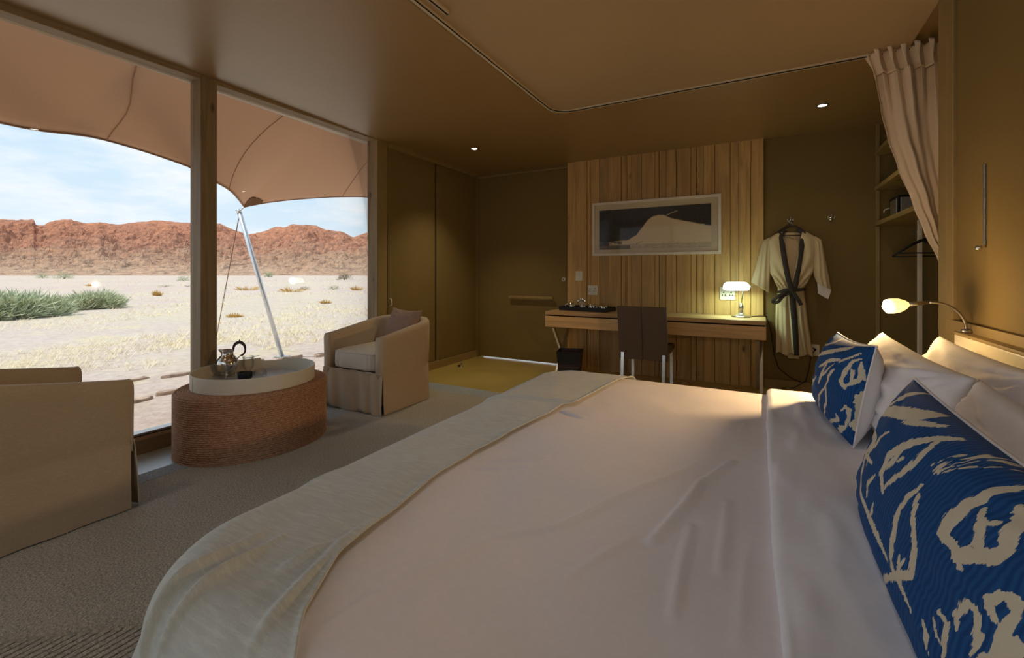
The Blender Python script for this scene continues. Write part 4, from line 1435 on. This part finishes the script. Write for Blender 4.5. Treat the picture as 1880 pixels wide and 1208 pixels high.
px0, px1, pz0, pz1 = fx0 + .085, fx1 - .10, fz0 + .075, fz1 - .095
ridge = [(0, .20), (.1, .20), (.2, .22), (.28, .24), (.36, .36), (.42, .56), (.46, .70), (.50, .78), (.55, .82), (.60, .81), (.64, .76), (.70, .70), (.80, .62), (.90, .56), (1.0, .50)]
nu_, nv_ = 300, 110
g = MB(); g.grid(lambda u, v: (lerp(px0, px1, u), fy_ - .012, lerp(pz0, pz1, v)), nu_, nv_)
o = g.build('print', 'sepia_print', fr, fix=False)
tn = o.data.attributes.new('tone', 'FLOAT', 'POINT')
vals = []
for j in range(nv_):
    for i in range(nu_):
        u, v = i / (nu_ - 1), j / (nv_ - 1)
        top_ = linterp(u, ridge) + .012 * fbm(u * 20, 1.5)
        d = (top_ - v) * 40
        a = max(0, min(1, d))
        if v < .12 + .01 * fbm(u * 12, 4): a *= .72 + .2 * fbm(u * 30, v * 30)
        if v < .10 and u < .30: a *= .25
        if .12 < v < .2 and u < .22 and fbm(u * 26, v * 20, 3) > -.1: a *= .15
        if u < .10 and (.09 < v): a *= .1
        for (tx, tz, r) in ((.365, .13, .014), (.385, .15, .012), (.405, .17, .010), (.86, .13, .008), (.72, .11, .006)):
            if math.hypot((u - tx) * 2, v - tz) < r: a = .1
        if .63 < u < .72 and abs(v - (.80 + (u - .64) * 1.0)) < .008: a = .8
        vals.append(max(0, min(1, a)))
tn.data.foreach_set('value', vals)
MB().box(fx0 + .03, fx1 - .03, fy_ - .020, fy_ - .018, fz0 + .03, fz1 - .03).build('glazing', 'picture_glass', fr)

# wall hooks
def hook(x, z, label):
    T = thing('coat_hook', label, 'hook', (x, YB, z))
    g = MB(); g.lathe([(.022, 0), (.022, .006), (.010, .010)], (x, YB - .001, z), 18, M=Matrix.Rotation(PI / 2, 3, 'X'))
    g.build('rose', 'steel', T, smooth=True)
    for dx in (-.026, 0, .026):
        MB().tube([(x, YB - .008, z + .0), (x + dx * .8, YB - .045, z - .01), (x + dx, YB - .06, z + .012 + (.018 if dx == 0 else 0))], .0045, 8).ball((x + dx, YB - .06, z + .016 + (.018 if dx == 0 else 0)), .008, 10).build('prong', 'steel', T, smooth=True)
hook(.271, 1.715, 'chrome hook holding the robe hanger')
hook(.607, 1.725, 'empty chrome wall hook right of the robe')

# ------------------------------------------------------------------ hangers and robe
def hanger(name, c, w, ax, label, h=.13, mat='dark_wood', tilt=0.0):
    c = Vector(c); ax = Vector(ax).normalized()
    T = thing(name, label, 'hanger', c)
    pts = []
    for i in range(15):
        s = i / 14 * 2 - 1
        pts.append(c + ax * (s * w) + Vector((0, 0, -h * abs(s) ** 1.35 + tilt * s)))
    MB().tube(pts, [.007 + .006 * (1 - abs(i / 7 - 1)) for i in range(15)], 8).build('shoulder_bar', mat, T, smooth=True)
    MB().tube([pts[0], pts[-1]], .005, 8).build('trouser_bar', mat, T, smooth=True)
    hk_ = [c + Vector((0, 0, 0))] + [c + Vector((0, 0, .045)) + (ax * math.cos(a) + Vector((0, 0, math.sin(a)))) * .018 for a in [-PI / 2 + .4 * k for k in range(8)]]
    MB().tube(hk_, .0025, 6).build('hook_wire', 'steel', T, smooth=True)
    return T
hanger('coat_hanger', (.272, 5.275, 1.668), .155, (1, 0, 0), 'dark wooden hanger carrying the robe', .10)

rb = thing('robe', 'cream kimono robe with dark collar band hanging on a hanger', 'robe', (.27, 5.25, .35))
rows = [(1.600, .165, .395), (1.583, .130, .425), (1.548, .085, .470), (1.517, .062, .500), (1.42, .070, .492), (1.294, .080, .471), (1.205, .091, .456), (1.117, .128, .418), (1.041, .160, .376), (.978, .155, .384), (.852, .142, .400), (.726, .140, .412), (.537, .140, .436), (.392, .141, .458)]
rl = sorted((z, a) for z, a, b in rows); rrw = sorted((z, b) for z, a, b in rows)
def body(u, v, side):
    z = lerp(.385, 1.600, v)
    a, b = interp(z, rl), interp(z, rrw)
    mid = (a + b) / 2
    x = lerp(a, b, u)
    if z < .45: z += .012 * math.sin(u * 17)
    s = u * 2 - 1
    low = max(0, min(1, (1.0 - z) / .45))
    up = max(0, min(1, (z - 1.06) / .4))
    # pleats gather at the waist and open above and below
    f = .016 * math.sin(u * 24 + 2 * (1 - v)) * low * (1 - abs(s) ** 4) + .010 * math.sin(u * 40 + 1) * low
    f += .012 * math.sin((u - .5) * 26 / (.5 + up)) * (1 - up) * (1 if z > 1.04 else 0)
    f += .008 * math.sin(u * 18 + z * 8) * up
    depth = .055 * (1 - abs(s) ** 2.5) ** .5 if abs(s) < 1 else 0
    y = 5.275 - side * depth - f
    if side < 0: y = 5.30 + .01 * math.sin(u * 12)
    return (x, min(y, 5.345), z)
# front panels left and right of an open V neck
def vneck(z):
    # half-open gap between the front panels
    if z > 1.05:
        k = (z - 1.05) / (1.60 - 1.05)
        return lerp(.262, .190, k), lerp(.285, .372, k)
    return .300, .300
def front(u, v, which):
    z = lerp(.385, 1.600, v)
    gl, gr = vneck(z)
    a, b = interp(z, rl), interp(z, rrw)
    if which == 0:
        ua, ub = 0.0, (gl - a) / (b - a) + .03
    else:
        ua, ub = (gr - a) / (b - a) - .03, 1.0
    return body(lerp(ua, ub, u), v, 1)
g = MB(); g.grid(lambda u, v: front(u, v, 0), 50, 90)
g.build('left_front', 'robe_cotton', rb, smooth=True, solid=.003)
g = MB(); g.grid(lambda u, v: front(u, v, 1), 50, 90)
g.build('right_front', 'robe_cotton', rb, smooth=True, solid=.003)
g = MB(); g.grid(lambda u, v: body(u, v, -1), 60, 60)
g.build('back_panel', 'robe_cotton', rb, smooth=True, solid=.003)
g = MB(); g.grid(lambda u, v: (lerp(.245, .345, u), 5.285 - .01 * math.sin(u * 9), lerp(.34, .42, v)), 12, 5)
g.build('lining', 'robe_cotton', rb, smooth=True, solid=.002)
def sleeve(outer, inner, name='sleeve'):
    # outer/inner: polylines from shoulder to cuff
    def at(pl, k):
        L = [0]
        for (a, b), (c_, d) in zip(pl, pl[1:]): L.append(L[-1] + math.hypot(c_ - a, d - b))
        q = k * L[-1]
        for i in range(len(pl) - 1):
            if q <= L[i + 1] or i == len(pl) - 2:
                f = (q - L[i]) / (L[i + 1] - L[i])
                return lerp(pl[i][0], pl[i + 1][0], f), lerp(pl[i][1], pl[i + 1][1], f)
    def f(u, v):
        a = u * 2 * PI
        xo, zo = at(outer, v); xi, zi = at(inner, v)
        cx_, cz_ = (xo + xi) / 2, (zo + zi) / 2
        s = math.cos(a)
        dep = .040 * math.sin(a) * (1 if math.sin(a) > 0 else .45)
        fo = .006 * math.sin(s * 9 + v * 5) * max(0, math.sin(a))
        return (lerp(xi, xo, (s + 1) / 2), min(5.285 - dep - fo, 5.345), lerp(zi, zo, (s + 1) / 2))
    g = MB(); g.grid(f, 44, 36, closeu=True)
    return g.build(name, 'robe_cotton', rb, smooth=True, solid=.003)
sleeve([(.085, 1.555), (.025, 1.525), (-.010, 1.38), (-.045, 1.22), (-.080, 1.100)], [(.10, 1.52), (.100, 1.42), (.095, 1.25), (.090, 1.15), (.082, .990)])
o = sleeve([(.470, 1.555), (.526, 1.515), (.555, 1.33), (.585, 1.15), (.600, 1.03)], [(.46, 1.50), (.456, 1.40), (.458, 1.25), (.462, 1.17), (.492, 1.09)])
g = MB(); g.prism([(.49, 1.10), (.600, 1.03), (.592, .99), (.578, .942), (.565, .948), (.493, .995)], 5.262, 5.270)
g.build('cuff_lining', 'white_cotton', rb, bevel=.002)
# dark collar band
def band(pts, w, y0=5.205, mat='robe_trim', th=.004, name='collar_band'):
    def f(u, v):
        n = len(pts) - 1
        k = v * n; i = min(int(k), n - 1); fr_ = k - i
        c0 = (lerp(pts[i][0], pts[i + 1][0], fr_), lerp(pts[i][1], pts[i + 1][1], fr_), lerp(pts[i][2], pts[i + 1][2], fr_))
        d = Vector((pts[i + 1][0] - pts[i][0], 0, pts[i + 1][2] - pts[i][2])).normalized()
        s = Vector((d.z, 0, -d.x))
        ww = w if not hasattr(w, '__len__') else lerp(w[i], w[i + 1], fr_)
        q = Vector(c0) + s * (u - .5) * ww
        return (q.x, q.y - .006 * math.sin(PI * u), q.z)
    g = MB(); g.grid(f, 6, 40)
    return g.build(name, mat, rb, smooth=True, solid=th)
band([(.225, 5.275, 1.628), (.185, 5.235, 1.595), (.200, 5.225, 1.45), (.222, 5.215, 1.28), (.248, 5.205, 1.12), (.275, 5.20, 1.03)], .046)
band([(.325, 5.275, 1.628), (.372, 5.235, 1.590), (.358, 5.225, 1.45), (.336, 5.222, 1.28), (.314, 5.210, 1.12), (.298, 5.204, 1.03)], .044)
band([(.278, 5.196, 1.05), (.283, 5.192, .90), (.298, 5.192, .70), (.308, 5.192, .55), (.316, 5.196, .388)], [.052, .052, .050, .048, .042, .042])
# belt with a bow
g = MB()
g.tube([(.158, 5.235, 1.000), (.21, 5.195, 1.020), (.27, 5.180, 1.030), (.34, 5.195, 1.030), (.385, 5.24, 1.035)], [.014, .017, .019, .016, .013], 10)
o = g.build('belt', 'robe_trim', rb, smooth=True)
def strap(pts, w=.030, name='bow_loop'):
    def f(u, v):
        n = len(pts) - 1
        k = v * n; i = min(int(k), n - 1); fr_ = k - i
        c0 = Vector(pts[i]).lerp(Vector(pts[i + 1]), fr_)
        d = (Vector(pts[i + 1]) - Vector(pts[i])).normalized()
        s = d.cross(Vector((0, 1, 0))).normalized()
        return c0 + s * (u - .5) * w
    g = MB(); g.grid(f, 5, 30)
    return g.build(name, 'robe_trim', o, smooth=True, solid=.006)
strap([(.275, 5.175, 1.03), (.21, 5.165, 1.00), (.15, 5.17, .95), (.112, 5.18, .92), (.118, 5.19, .895), (.16, 5.185, .905), (.20, 5.175, .965), (.27, 5.17, 1.015)])
strap([(.275, 5.172, 1.03), (.30, 5.165, .98), (.335, 5.16, .92), (.352, 5.165, .882)], .034, 'bow_tail')
strap([(.28, 5.176, 1.02), (.255, 5.170, .99), (.20, 5.175, .985), (.155, 5.18, .965)], .026, 'bow_tail')
MB().ball((.274, 5.172, 1.028), .022, 12, 1.1, .6, .9).build('belt_knot', 'robe_trim', o, smooth=True)

# ------------------------------------------------------------------ wardrobe shelves
wr = thing('wardrobe_shelves', 'open wooden wardrobe shelves behind the curtain', 'shelf', (1.2, 4.6, 0))
for z in (1.665, 2.00, 2.33):
    MB().box(.947, 1.60, 3.70, 5.352, z - .032, z + .006).build('shelf', 'shelf_wood', wr, bevel=.003)
MB().box(.99, 1.03, 4.86, 4.90, .0, .0).build('post', 'frame_paint', wr) if False else None
MB().box(1.145, 1.172, 4.87, 4.90, 0, 1.633).build('post', 'white_paint', wr, bevel=.002)
MB().tube([(1.22, 3.72, 1.56), (1.22, 5.34, 1.56)], .012, 10).build('hanging_rail', 'brushed_steel', wr, smooth=True)
hanger('coat_hanger', (1.175, 4.72, 1.47), .20, (1, .12, 0), 'black hanger hanging empty in the wardrobe', .115, 'black_plastic')
hanger('coat_hanger', (1.190, 4.92, 1.465), .20, (1, -.05, 0), 'second black hanger behind the first in the wardrobe', .13, 'black_plastic')
ss = thing('safe_box', 'small black safe on the lowest wardrobe shelf', 'safe', (1.13, 5.13, 1.671))
MB().box(1.03, 1.36, 4.95, 5.24, 1.672, 1.86).build('body', 'black_plastic', ss, bevel=.004)
MB().box(1.028, 1.034, 4.99, 5.20, 1.70, 1.835).box(1.05, 1.20, 4.945, 4.952, 1.69, 1.84).build('door', 'brushed_steel', ss, bevel=.002)
MB().tube([(1.03, 5.2, 1.78), (.99, 5.2, 1.765), (.985, 5.2, 1.745)], .006, 8).build('handle', 'white_plastic', ss, smooth=True)

# ------------------------------------------------------------------ ceiling lights
def downlight(x, y, label, watts=0.0, color=(1.0, .84, .60), drop=0.0, cone=120):
    z = CZ(y) - drop
    T = thing('ceiling_light', label, 'light', (x, y, z), 'recessed ceiling spots')
    MB().lathe([(.045, -.002), (.046, -.006), (.034, -.008), (.032, .0)], (x, y, z), 28, cap=False).build('ring', 'brushed_steel', T, smooth=True)
    MB().lathe([(.030, -.004), (.002, -.0045)], (x, y, z), 24).build('lens', 'bulb_white', T)
    if watts:
        ld = bpy.data.lights.new('spot_beam', 'SPOT'); ld.energy = watts; ld.spot_size = math.radians(cone); ld.spot_blend = .8
        ld.color = color; ld.shadow_soft_size = .05
        lo = bpy.data.objects.new('spot_beam', ld); COL.objects.link(lo); lo.parent = T; lo.location = (0, 0, -.012)
DL = 20.0
downlight(-2.833, 4.254, 'recessed ceiling spot in the corner near the door', DL * 2.8, (1.0, .84, .56), 0, 100)
downlight(.458, 4.541, 'recessed ceiling spot above the hanging robe', DL * .5)
downlight(-2.75, .2, 'added fill spot in the ceiling above the near armchair, out of frame', DL * .5)  # unseen warm spot, added to lift the room light
downlight(-2.3, -1.5, 'added fill spot in the ceiling behind the camera on the window side', DL * .6)  # another unseen spot added as fill
downlight(-.5, -.9, 'added cool fill spot beside the bed behind the camera', DL * .35, (.9, .95, 1.0))  # cool fill added behind the camera, no fitting seen
downlight(-1.15, 1.58, 'added cool white fill spot over the foot of the bed, above the frame', DL * .46, (.84, .92, 1.0), .045)  # unseen spot added to cool and brighten the bed
downlight(-.25, .95, 'added cool white fill spot over the middle of the bed, above the frame', DL * .25, (.84, .92, 1.0), .045)  # second added cool fill for the bed, unseen

# small thing on the floor by the door
ds = thing('door_stop', 'small dark metal door stop on the floor by the left wall', 'door stop', (-3.33, 4.70, 0))
MB().lathe([(.026, 0), (.028, .006), (.012, .012), (.012, .03), (.018, .036), (.012, .046)], (-3.33, 4.70, 0), 18).build('post', 'dull_chrome', ds, smooth=True)
MB().ball((-3.35, 4.675, .014), .014, 10).build('stop_pad', 'black_plastic', ds, smooth=True)

# ------------------------------------------------------------------ outdoors
GZ = -.15
g = MB()
def gpt(u, v):
    # finer near the window, wide behind
    a = lerp(-3.2, 3.2, u)
    x = -5 - 5 * math.sinh(3.9 * v) * 1.5 + 11 * (1 - v)
    y = math.sinh(a) * lerp(3.0, 60, v)
    dist = math.hypot(x, y)
    z = GZ + (.03 * fbm(x * .35, y * .35, 0, 3) if x < -4.6 else 0)
    return (x, y, z)
MB().add([(60, -300, GZ - .02), (60, 400, GZ - .02), (-500, 400, GZ - .02), (-500, -300, GZ - .02)], [(0, 1, 2, 3)]).build('ground', 'desert_sand')['kind'] = 'structure'
g.grid(gpt, 140, 160)
# raised sand layer carrying small undulations near the lodge
o = g.build('sand', 'desert_sand', smooth=True); o['kind'] = 'structure'
struct(MB().box(-3.9, 2, YB + .16, YB + 3, GZ - .02, -.02).build('added_terrace', 'white_paint'))  # unseen white deck added so the gap under the door looks bright

th = math.atan2(455, 825); cs, sn = math.cos(th), math.sin(th)
def cw(u, d):
    return (u * cs - d * sn, u * sn + d * cs)
sky_line = [(-500, 398), (-120, 402), (0, 402), (30, 404), (58, 401), (62, 402), (66, 412), (80, 413), (100, 404), (130, 403), (160, 409), (185, 407), (220, 411), (255, 406), (300, 405), (350, 408), (405, 411), (430, 421), (455, 430), (480, 424), (505, 417), (520, 417), (535, 410), (560, 411), (580, 414), (600, 421), (625, 425), (648, 435), (665, 430), (700, 418), (800, 405), (1100, 400)]
hl = root('hills')
def hill(u, v):
    px = lerp(-420, 1150, u)
    a = (px - 940) / 825
    d = lerp(178, 330, v)
    x, y = cw(a * d, d)
    hr = (500 - linterp(px, sky_line)) / 825 * 300 + 1.2
    k = (d - 186) / (300 - 186)
    if k < 0: z = GZ - .5 + k * 3
    elif k <= 1:
        q = k + .10 * fbm(x * .012, y * .012, 0, 4) * math.sin(PI * k)
        base_ = .62 * q ** 1.25 + .38 * (q * q * (3 - 2 * q))
        mid_ = math.sin(PI * min(1, max(0, k))) ** .8
        gul = abs(fbm(x * .030 + .4 * fbm(x * .01, y * .01), y * .030, 3, 6))
        rid = abs(fbm(x * .075, y * .075, 8, 6))
        ledge = .5 + .5 * math.sin((base_ * 16 + 2.2 * fbm(x * .03, y * .03, 5, 3)) * 2)
        z = GZ + hr * (base_ - .26 * gul * mid_ * (.4 + k) + .20 * (rid - .2) * mid_ * (.15 + k) + .03 * ledge * mid_ * k)
        z += .9 * fbm(x * .09, y * .09, 2, 5) * k ** 3 + hr * .05 * (abs(fbm(x * .16, y * .16, 4, 5)) - .2) * mid_
        z -= hr * .02 * fbm(x * .3, y * .3, 9, 4) * mid_
    else:
        z = GZ + hr * (1 - .7 * (k - 1) / .27) - 1.5 * abs(fbm(x * .1, y * .1))
    return (x, y, z)
g = MB(); g.grid(hill, 900, 200)
o = g.build('hillside', 'hill_rock', hl, smooth=False, fix=False)

# tufts and shrubs from thin blades
def blades(n, c, sx_, sy_, h, w=.02, spread=.5, lean_=.6, seed=1, zb=GZ, flat=False):
    r = random.Random(seed)
    g = MB()
    for i in range(n):
        a = r.uniform(0, 2 * PI); q = math.sqrt(r.random())
        bx = c[0] + math.cos(a) * q * sx_ * spread; by = c[1] + math.sin(a) * q * sy_ * spread
        hh = h * r.uniform(.35, 1.0) * (1 - .5 * q * q)
        dx = math.cos(a) * q * sx_ * lean_ + r.uniform(-.25, .25) * h; dy = math.sin(a) * q * sy_ * lean_ + r.uniform(-.25, .25) * h
        b2 = r.uniform(0, PI)
        wx, wy = math.cos(b2) * w, math.sin(b2) * w
        g.add([(bx - wx, by - wy, zb), (bx + wx, by + wy, zb), (bx + dx * .6 + wx * .7, by + dy * .6 + wy * .7, zb + hh * .7), (bx + dx, by + dy, zb + hh)], [(0, 1, 2), (0, 2, 3)])
    return g
def leafcloud(n, c, sx_, sy_, h, s, seed=1, rot=0.0):
    r = random.Random(seed)
    g = MB()
    for i in range(n):
        while True:
            a, b, k = r.uniform(-1, 1), r.uniform(-1, 1), r.uniform(-.1, 1)
            rr_ = a * a + b * b + k * k
            if rr_ < 1 and rr_ > .15: break
        lump = .75 + .35 * fbm(a * 2 + seed, b * 2, k * 2, 2)
        x, y = a * sx_ * lump, b * sy_ * lump
        p0 = Vector((c[0] + x * math.cos(rot) - y * math.sin(rot), c[1] + x * math.sin(rot) + y * math.cos(rot), GZ + max(0, k) * h * lump + .02))
        d1 = Vector((r.uniform(-1, 1) + a * .8, r.uniform(-1, 1) + b * .8, r.uniform(0, 1.3))).normalized() * s * r.uniform(.5, 1.6)
        d2 = Vector((r.uniform(-1, 1), r.uniform(-1, 1), r.uniform(-1, 1))).normalized() * s * .07
        g.add([p0, p0 + d1 * .5 + d2, p0 + d1, p0 + d1 * .5 - d2], [(0, 1, 2, 3)])
    return g
def at_px(px, py):
    a = (px - 940) / 825; d = (1.2 - GZ) * 825 / (py - 500)
    x, y = cw(a * d, d)
    return x, y, d
shr = [  # x, y, half width, height, kind, label
    (-20.0, 4.45, 1.9, .62, 0, 'low green feathery shrub at the left of the plain'),
    (-20.6, 6.15, 1.1, .55, 0, 'low green shrub adjoining the right end of the largest one'),
]
def shrub(x, y, sw, h, kind, label, n=700, s=.22, seed=1, sd=.7):
    T = thing('shrub', label, 'shrub', (x, y, GZ))
    mat = 'shrub_green' if kind == 0 else 'shrub_grey'
    leafcloud(n, (x, y), sw * sd, sw, h, s, seed).build('foliage', mat, T, fix=False)
    g = MB()
    r = random.Random(seed)
    for k in range(7):
        a = r.uniform(0, 2 * PI)
        g.tube([(x, y, GZ - .02), (x + math.cos(a) * sw * .25, y + math.sin(a) * sw * .25, GZ + h * .4), (x + math.cos(a) * sw * .5, y + math.sin(a) * sw * .6, GZ + h * .7)], [.02 * h + .01, .015 * h + .006, .004], 5)
    g.build('stem', 'rope_brown', T)
    return T
shrub(-19.6, 4.2, 1.9, .62, 0, 'largest low green shrub at the left of the desert plain', 10000, .34, 3)
shrub(-21.8, 7.1, 1.25, .55, 0, 'smaller green shrub joining the right end of the largest one', 5000, .28, 5)
far = [  # px, base py, half width px, height px, kind, label
    (78, 511, 12, 11, 0, 'left small bushy tree at the foot of the left hill'),
    (118, 512, 19, 15, 0, 'right, wider bushy tree at the foot of the left hill'),
    (337, 516, 15, 11, 0, 'dark bush beside the left window post far off'),
    (493, 509, 10, 13, 0, 'small dark bush just right of the tent pole far off'),
    (632, 514, 17, 16, 1, 'grey thorn bush in front of the right hill'),
    (303, 527, 20, 5, 0, 'flat scrub patch left of the window post'),
    (345, 527, 9, 4, 0, 'last clump of scrub before the window post'),
    (454, 533, 20, 6, 1, 'low golden mound left of the tent pole'),
    (536, 536, 22, 6, 1, 'low golden mound right of the tent pole'),
    (560, 533, 14, 8, 1, 'dead twiggy bush on the middle plain'),
    (613, 532, 16, 9, 0, 'small green bush on the middle plain at right'),
    (655, 533, 11, 6, 1, 'golden hummock near the right window jamb'),
    (598, 557, 11, 5, 1, 'small golden tuft right of the tent pole'),
    (432, 582, 14, 5, 1, 'yellow tuft at the foot of the guy rope'),
    (289, 543, 8, 7, 1, 'round golden grass tuft on the left plain'),
    (166, 525, 7, 3, 1, 'tiny golden tuft on the far left plain'),
]
for i, (px, py, hw_, hp, kind, lab) in enumerate(far):
    x, y, d = at_px(px, py)
    k = d / 825
    if kind == 0 or 'thorn' in lab or 'twiggy' in lab:
        shrub(x, y, hw_ * k, hp * k, kind, lab, 420, hp * k * .28, 11 + i, .6)
    else:
        T = thing('grass_tuft', lab, 'grass tuft', (x, y, GZ))
        blades(150, (x, y), hw_ * k, hw_ * k, hp * k * 1.9, .012 * max(1, k * 22), .75, .5, 31 + i).build('blades', 'grass_gold', T, fix=False)
# countless dry grass
r = random.Random(5)
g = MB(); g2 = MB()
cnt = 0
while cnt < 3000:
    py = 512 + 190 * r.random() ** 1.5
    px = r.uniform(-40, 720)
    x, y, d = at_px(px, py)
    if x > -7.5: continue
    if fbm(x * .22, y * .22, 4, 3) < -.02 + .25 * r.random() - .12: continue
    cnt += 1
    s = min(1.0, .35 + d * .02)
    hh = r.uniform(.05, .16) * (1 + d * .012)
    for k in range(5):
        a = r.uniform(0, 2 * PI); l = r.uniform(.3, 1) * hh
        w = .004 + d * .00045
        bx, by = x + r.uniform(-.1, .1) * s, y + r.uniform(-.1, .1) * s
        g.add([(bx - w, by, GZ), (bx + w, by, GZ), (bx + math.cos(a) * l * .8, by + math.sin(a) * l * .8, GZ + l)], [(0, 1, 2)])
tag(g.build('dry_grass', 'grass_straw', fix=False), 'pale dry grass scattered over the desert plain', 'grass', kind='stuff')

# stone edging outside the window
def edging(y0, y1, xf, group, lab, seed):
    r = random.Random(seed)
    y = y0
    while y < y1:
        L = r.uniform(.30, .62)
        x = xf(y)
        g = MB()
        n = 9
        top_ = []; bot = []
        for k in range(n):
            a = 2 * PI * k / n
            rx, ry = .075 * r.uniform(.55, 1.2), L / 2 * r.uniform(.85, 1.02)
            top_.append((x + math.cos(a) * rx * .85, y + L / 2 + math.sin(a) * ry * .94, GZ + .032 + r.uniform(-.012, .02)))
            bot.append((x + math.cos(a) * rx, y + L / 2 + math.sin(a) * ry, GZ - .03))
        g.add(top_ + bot, [tuple(range(n))] + [(k, n + k, n + (k + 1) % n, (k + 1) % n) for k in range(n)])
        o = g.build('edging_stone', 'stone_slab', loc=(x, y + L / 2, GZ), bevel=.01)
        tag(o, lab, 'stone', group)
        y += L * .97
edging(1.9, 5.6, lambda y: -6.75 + .22 * (y - 2.65) + .10 * math.sin(y * 3), 'outer row of edging stones', 'flat reddish stone in the outer edging row outside the window', 3)
edging(1.6, 3.3, lambda y: -5.75 + .06 * math.sin(y * 4), 'inner row of edging stones', 'flat reddish stone in the inner edging row closest to the window', 8)

# tent canopy outside, reaching out to a pole
cn_ = thing('tent_canopy', 'tan tent canopy stretched outside above the windows', 'canopy', (-5, 2.5, 2.6))
tip = Vector((-6.72, 3.93, 2.175))
outer = [(-2.6, -5.5, 2.15), (-1.5, -5.05, 2.38), (-.2, -4.95, 2.45), (1.10, -5.0, 2.327), (1.70, -5.05, 2.370), (2.40, -5.15, 2.300), (2.76, -5.42, 2.262), (3.20, -5.80, 2.235), (3.58, -6.25, 2.20), (3.93, -6.72, 2.175)]
outer2 = [(3.93, -6.72, 2.175), (4.15, -6.42, 2.255), (4.55, -6.18, 2.345), (5.1, -6.0, 2.44), (5.8, -6.0, 2.52), (6.8, -6.2, 2.50), (8.0, -6.8, 2.4), (9.4, -7.6, 2.25)]
def at3(pl, k):
    n = len(pl) - 1
    q = k * n; i = min(int(q), n - 1); f = q - i
    p0 = Vector(pl[max(i - 1, 0)]); p1 = Vector(pl[i]); p2 = Vector(pl[i + 1]); p3 = Vector(pl[min(i + 2, n)])
    return .5 * ((2 * p1) + (p2 - p0) * f + (2 * p0 - 5 * p1 + 4 * p2 - p3) * f * f + (3 * p1 - p0 - 3 * p2 + p3) * f ** 3)
def canopy(pl, y0, y1):
    def f(u, v):
        e_ = at3(pl, u)
        E_ = Vector((e_.y, e_.x, e_.z))
        I_ = Vector((-3.55, lerp(y0, y1, u), 3.12))
        q = I_.lerp(E_, v)
        q.z += .10 * math.sin(PI * v) * .6 - .0
        return q
    return f
fA = canopy(outer, -3.2, 3.35); fB = canopy(outer2, 3.35, 7.5)
g = MB(); g.grid(fA, 120, 24); g.grid(fB, 90, 24)
g.build('membrane', 'tent_membrane', cn_, smooth=True, solid=.004)
def seam(fn, u0, u1):
    pts = [Vector(fn(lerp(u0, u1, k / 12), k / 12)) + Vector((0, 0, -.004)) for k in range(13)]
    MB().tube(pts, .005, 6).build('seam', 'seam_tape', cn_, smooth=True)
seam(fA, .765, .452)
seam(fA, .963, .78)
seam(fB, .17, .43)
hem = [fA(k / 60, 1) for k in range(61)]
MB().tube(hem, .011, 6).build('hem', 'seam_tape', cn_, smooth=True)
hem = [fB(k / 40, 1) for k in range(41)]
MB().tube(hem, .011, 6).build('hem', 'seam_tape', cn_, smooth=True)
g = MB()
pa = [Vector(fA(lerp(.955, 1, k / 6), lerp(.86, 1, k / 6))) for k in range(7)]
tipv = Vector(fA(1, 1))
ring = [Vector(fA(.975, .985)), Vector(fA(.975, .93)), Vector(fA(.99, .90)), Vector(fB(.01, .90)), Vector(fB(.05, .92)), Vector(fB(.09, .96)), Vector(fB(.10, .995))]
g.add([q_ + Vector((0, 0, -.010)) for q_ in [tipv] + ring], [(0, i, i + 1) for i in range(1, len(ring))])
g.build('corner_patch', 'tent_patch', cn_, solid=.006)
po = thing('tent_pole', 'slanting silver tent pole outside the window', 'pole', (-6.69, 4.52, GZ))
ptop = Vector((-6.78, 3.90, 2.08)); pbase = Vector((-6.69, 4.517, GZ))
MB().tube([pbase, ptop], .032, 18).build('tube', 'pole_metal', po, smooth=True)
MB().tube([ptop, ptop + Vector((-.02, -.01, .05))], .038, 14).tube([ptop + Vector((0, 0, .03)), tipv + Vector((0, 0, 0))], .010, 8).build('head_fitting', 'steel', po, smooth=True)
MB().box(-6.78, -6.60, 4.43, 4.61, GZ, GZ + .012).build('foot_plate', 'brushed_steel', po)
gr = thing('guy_rope', 'thin tensioned guy rope running down from the tent pole top', 'rope', (-8.6, 4.9, GZ))
ge = Vector((-9.6, 5.05, GZ))
MB().tube([ptop, ge], .007, 6).build('line', 'guy_rope_fibre', gr)
mid = ptop.lerp(ge, .60)
MB().tube([ptop.lerp(ge, .52), ptop.lerp(ge, .55)], .016, 8).tube([ptop.lerp(ge, .60), ptop.lerp(ge, .63)], .016, 8).build('turnbuckle', 'brushed_steel', gr)
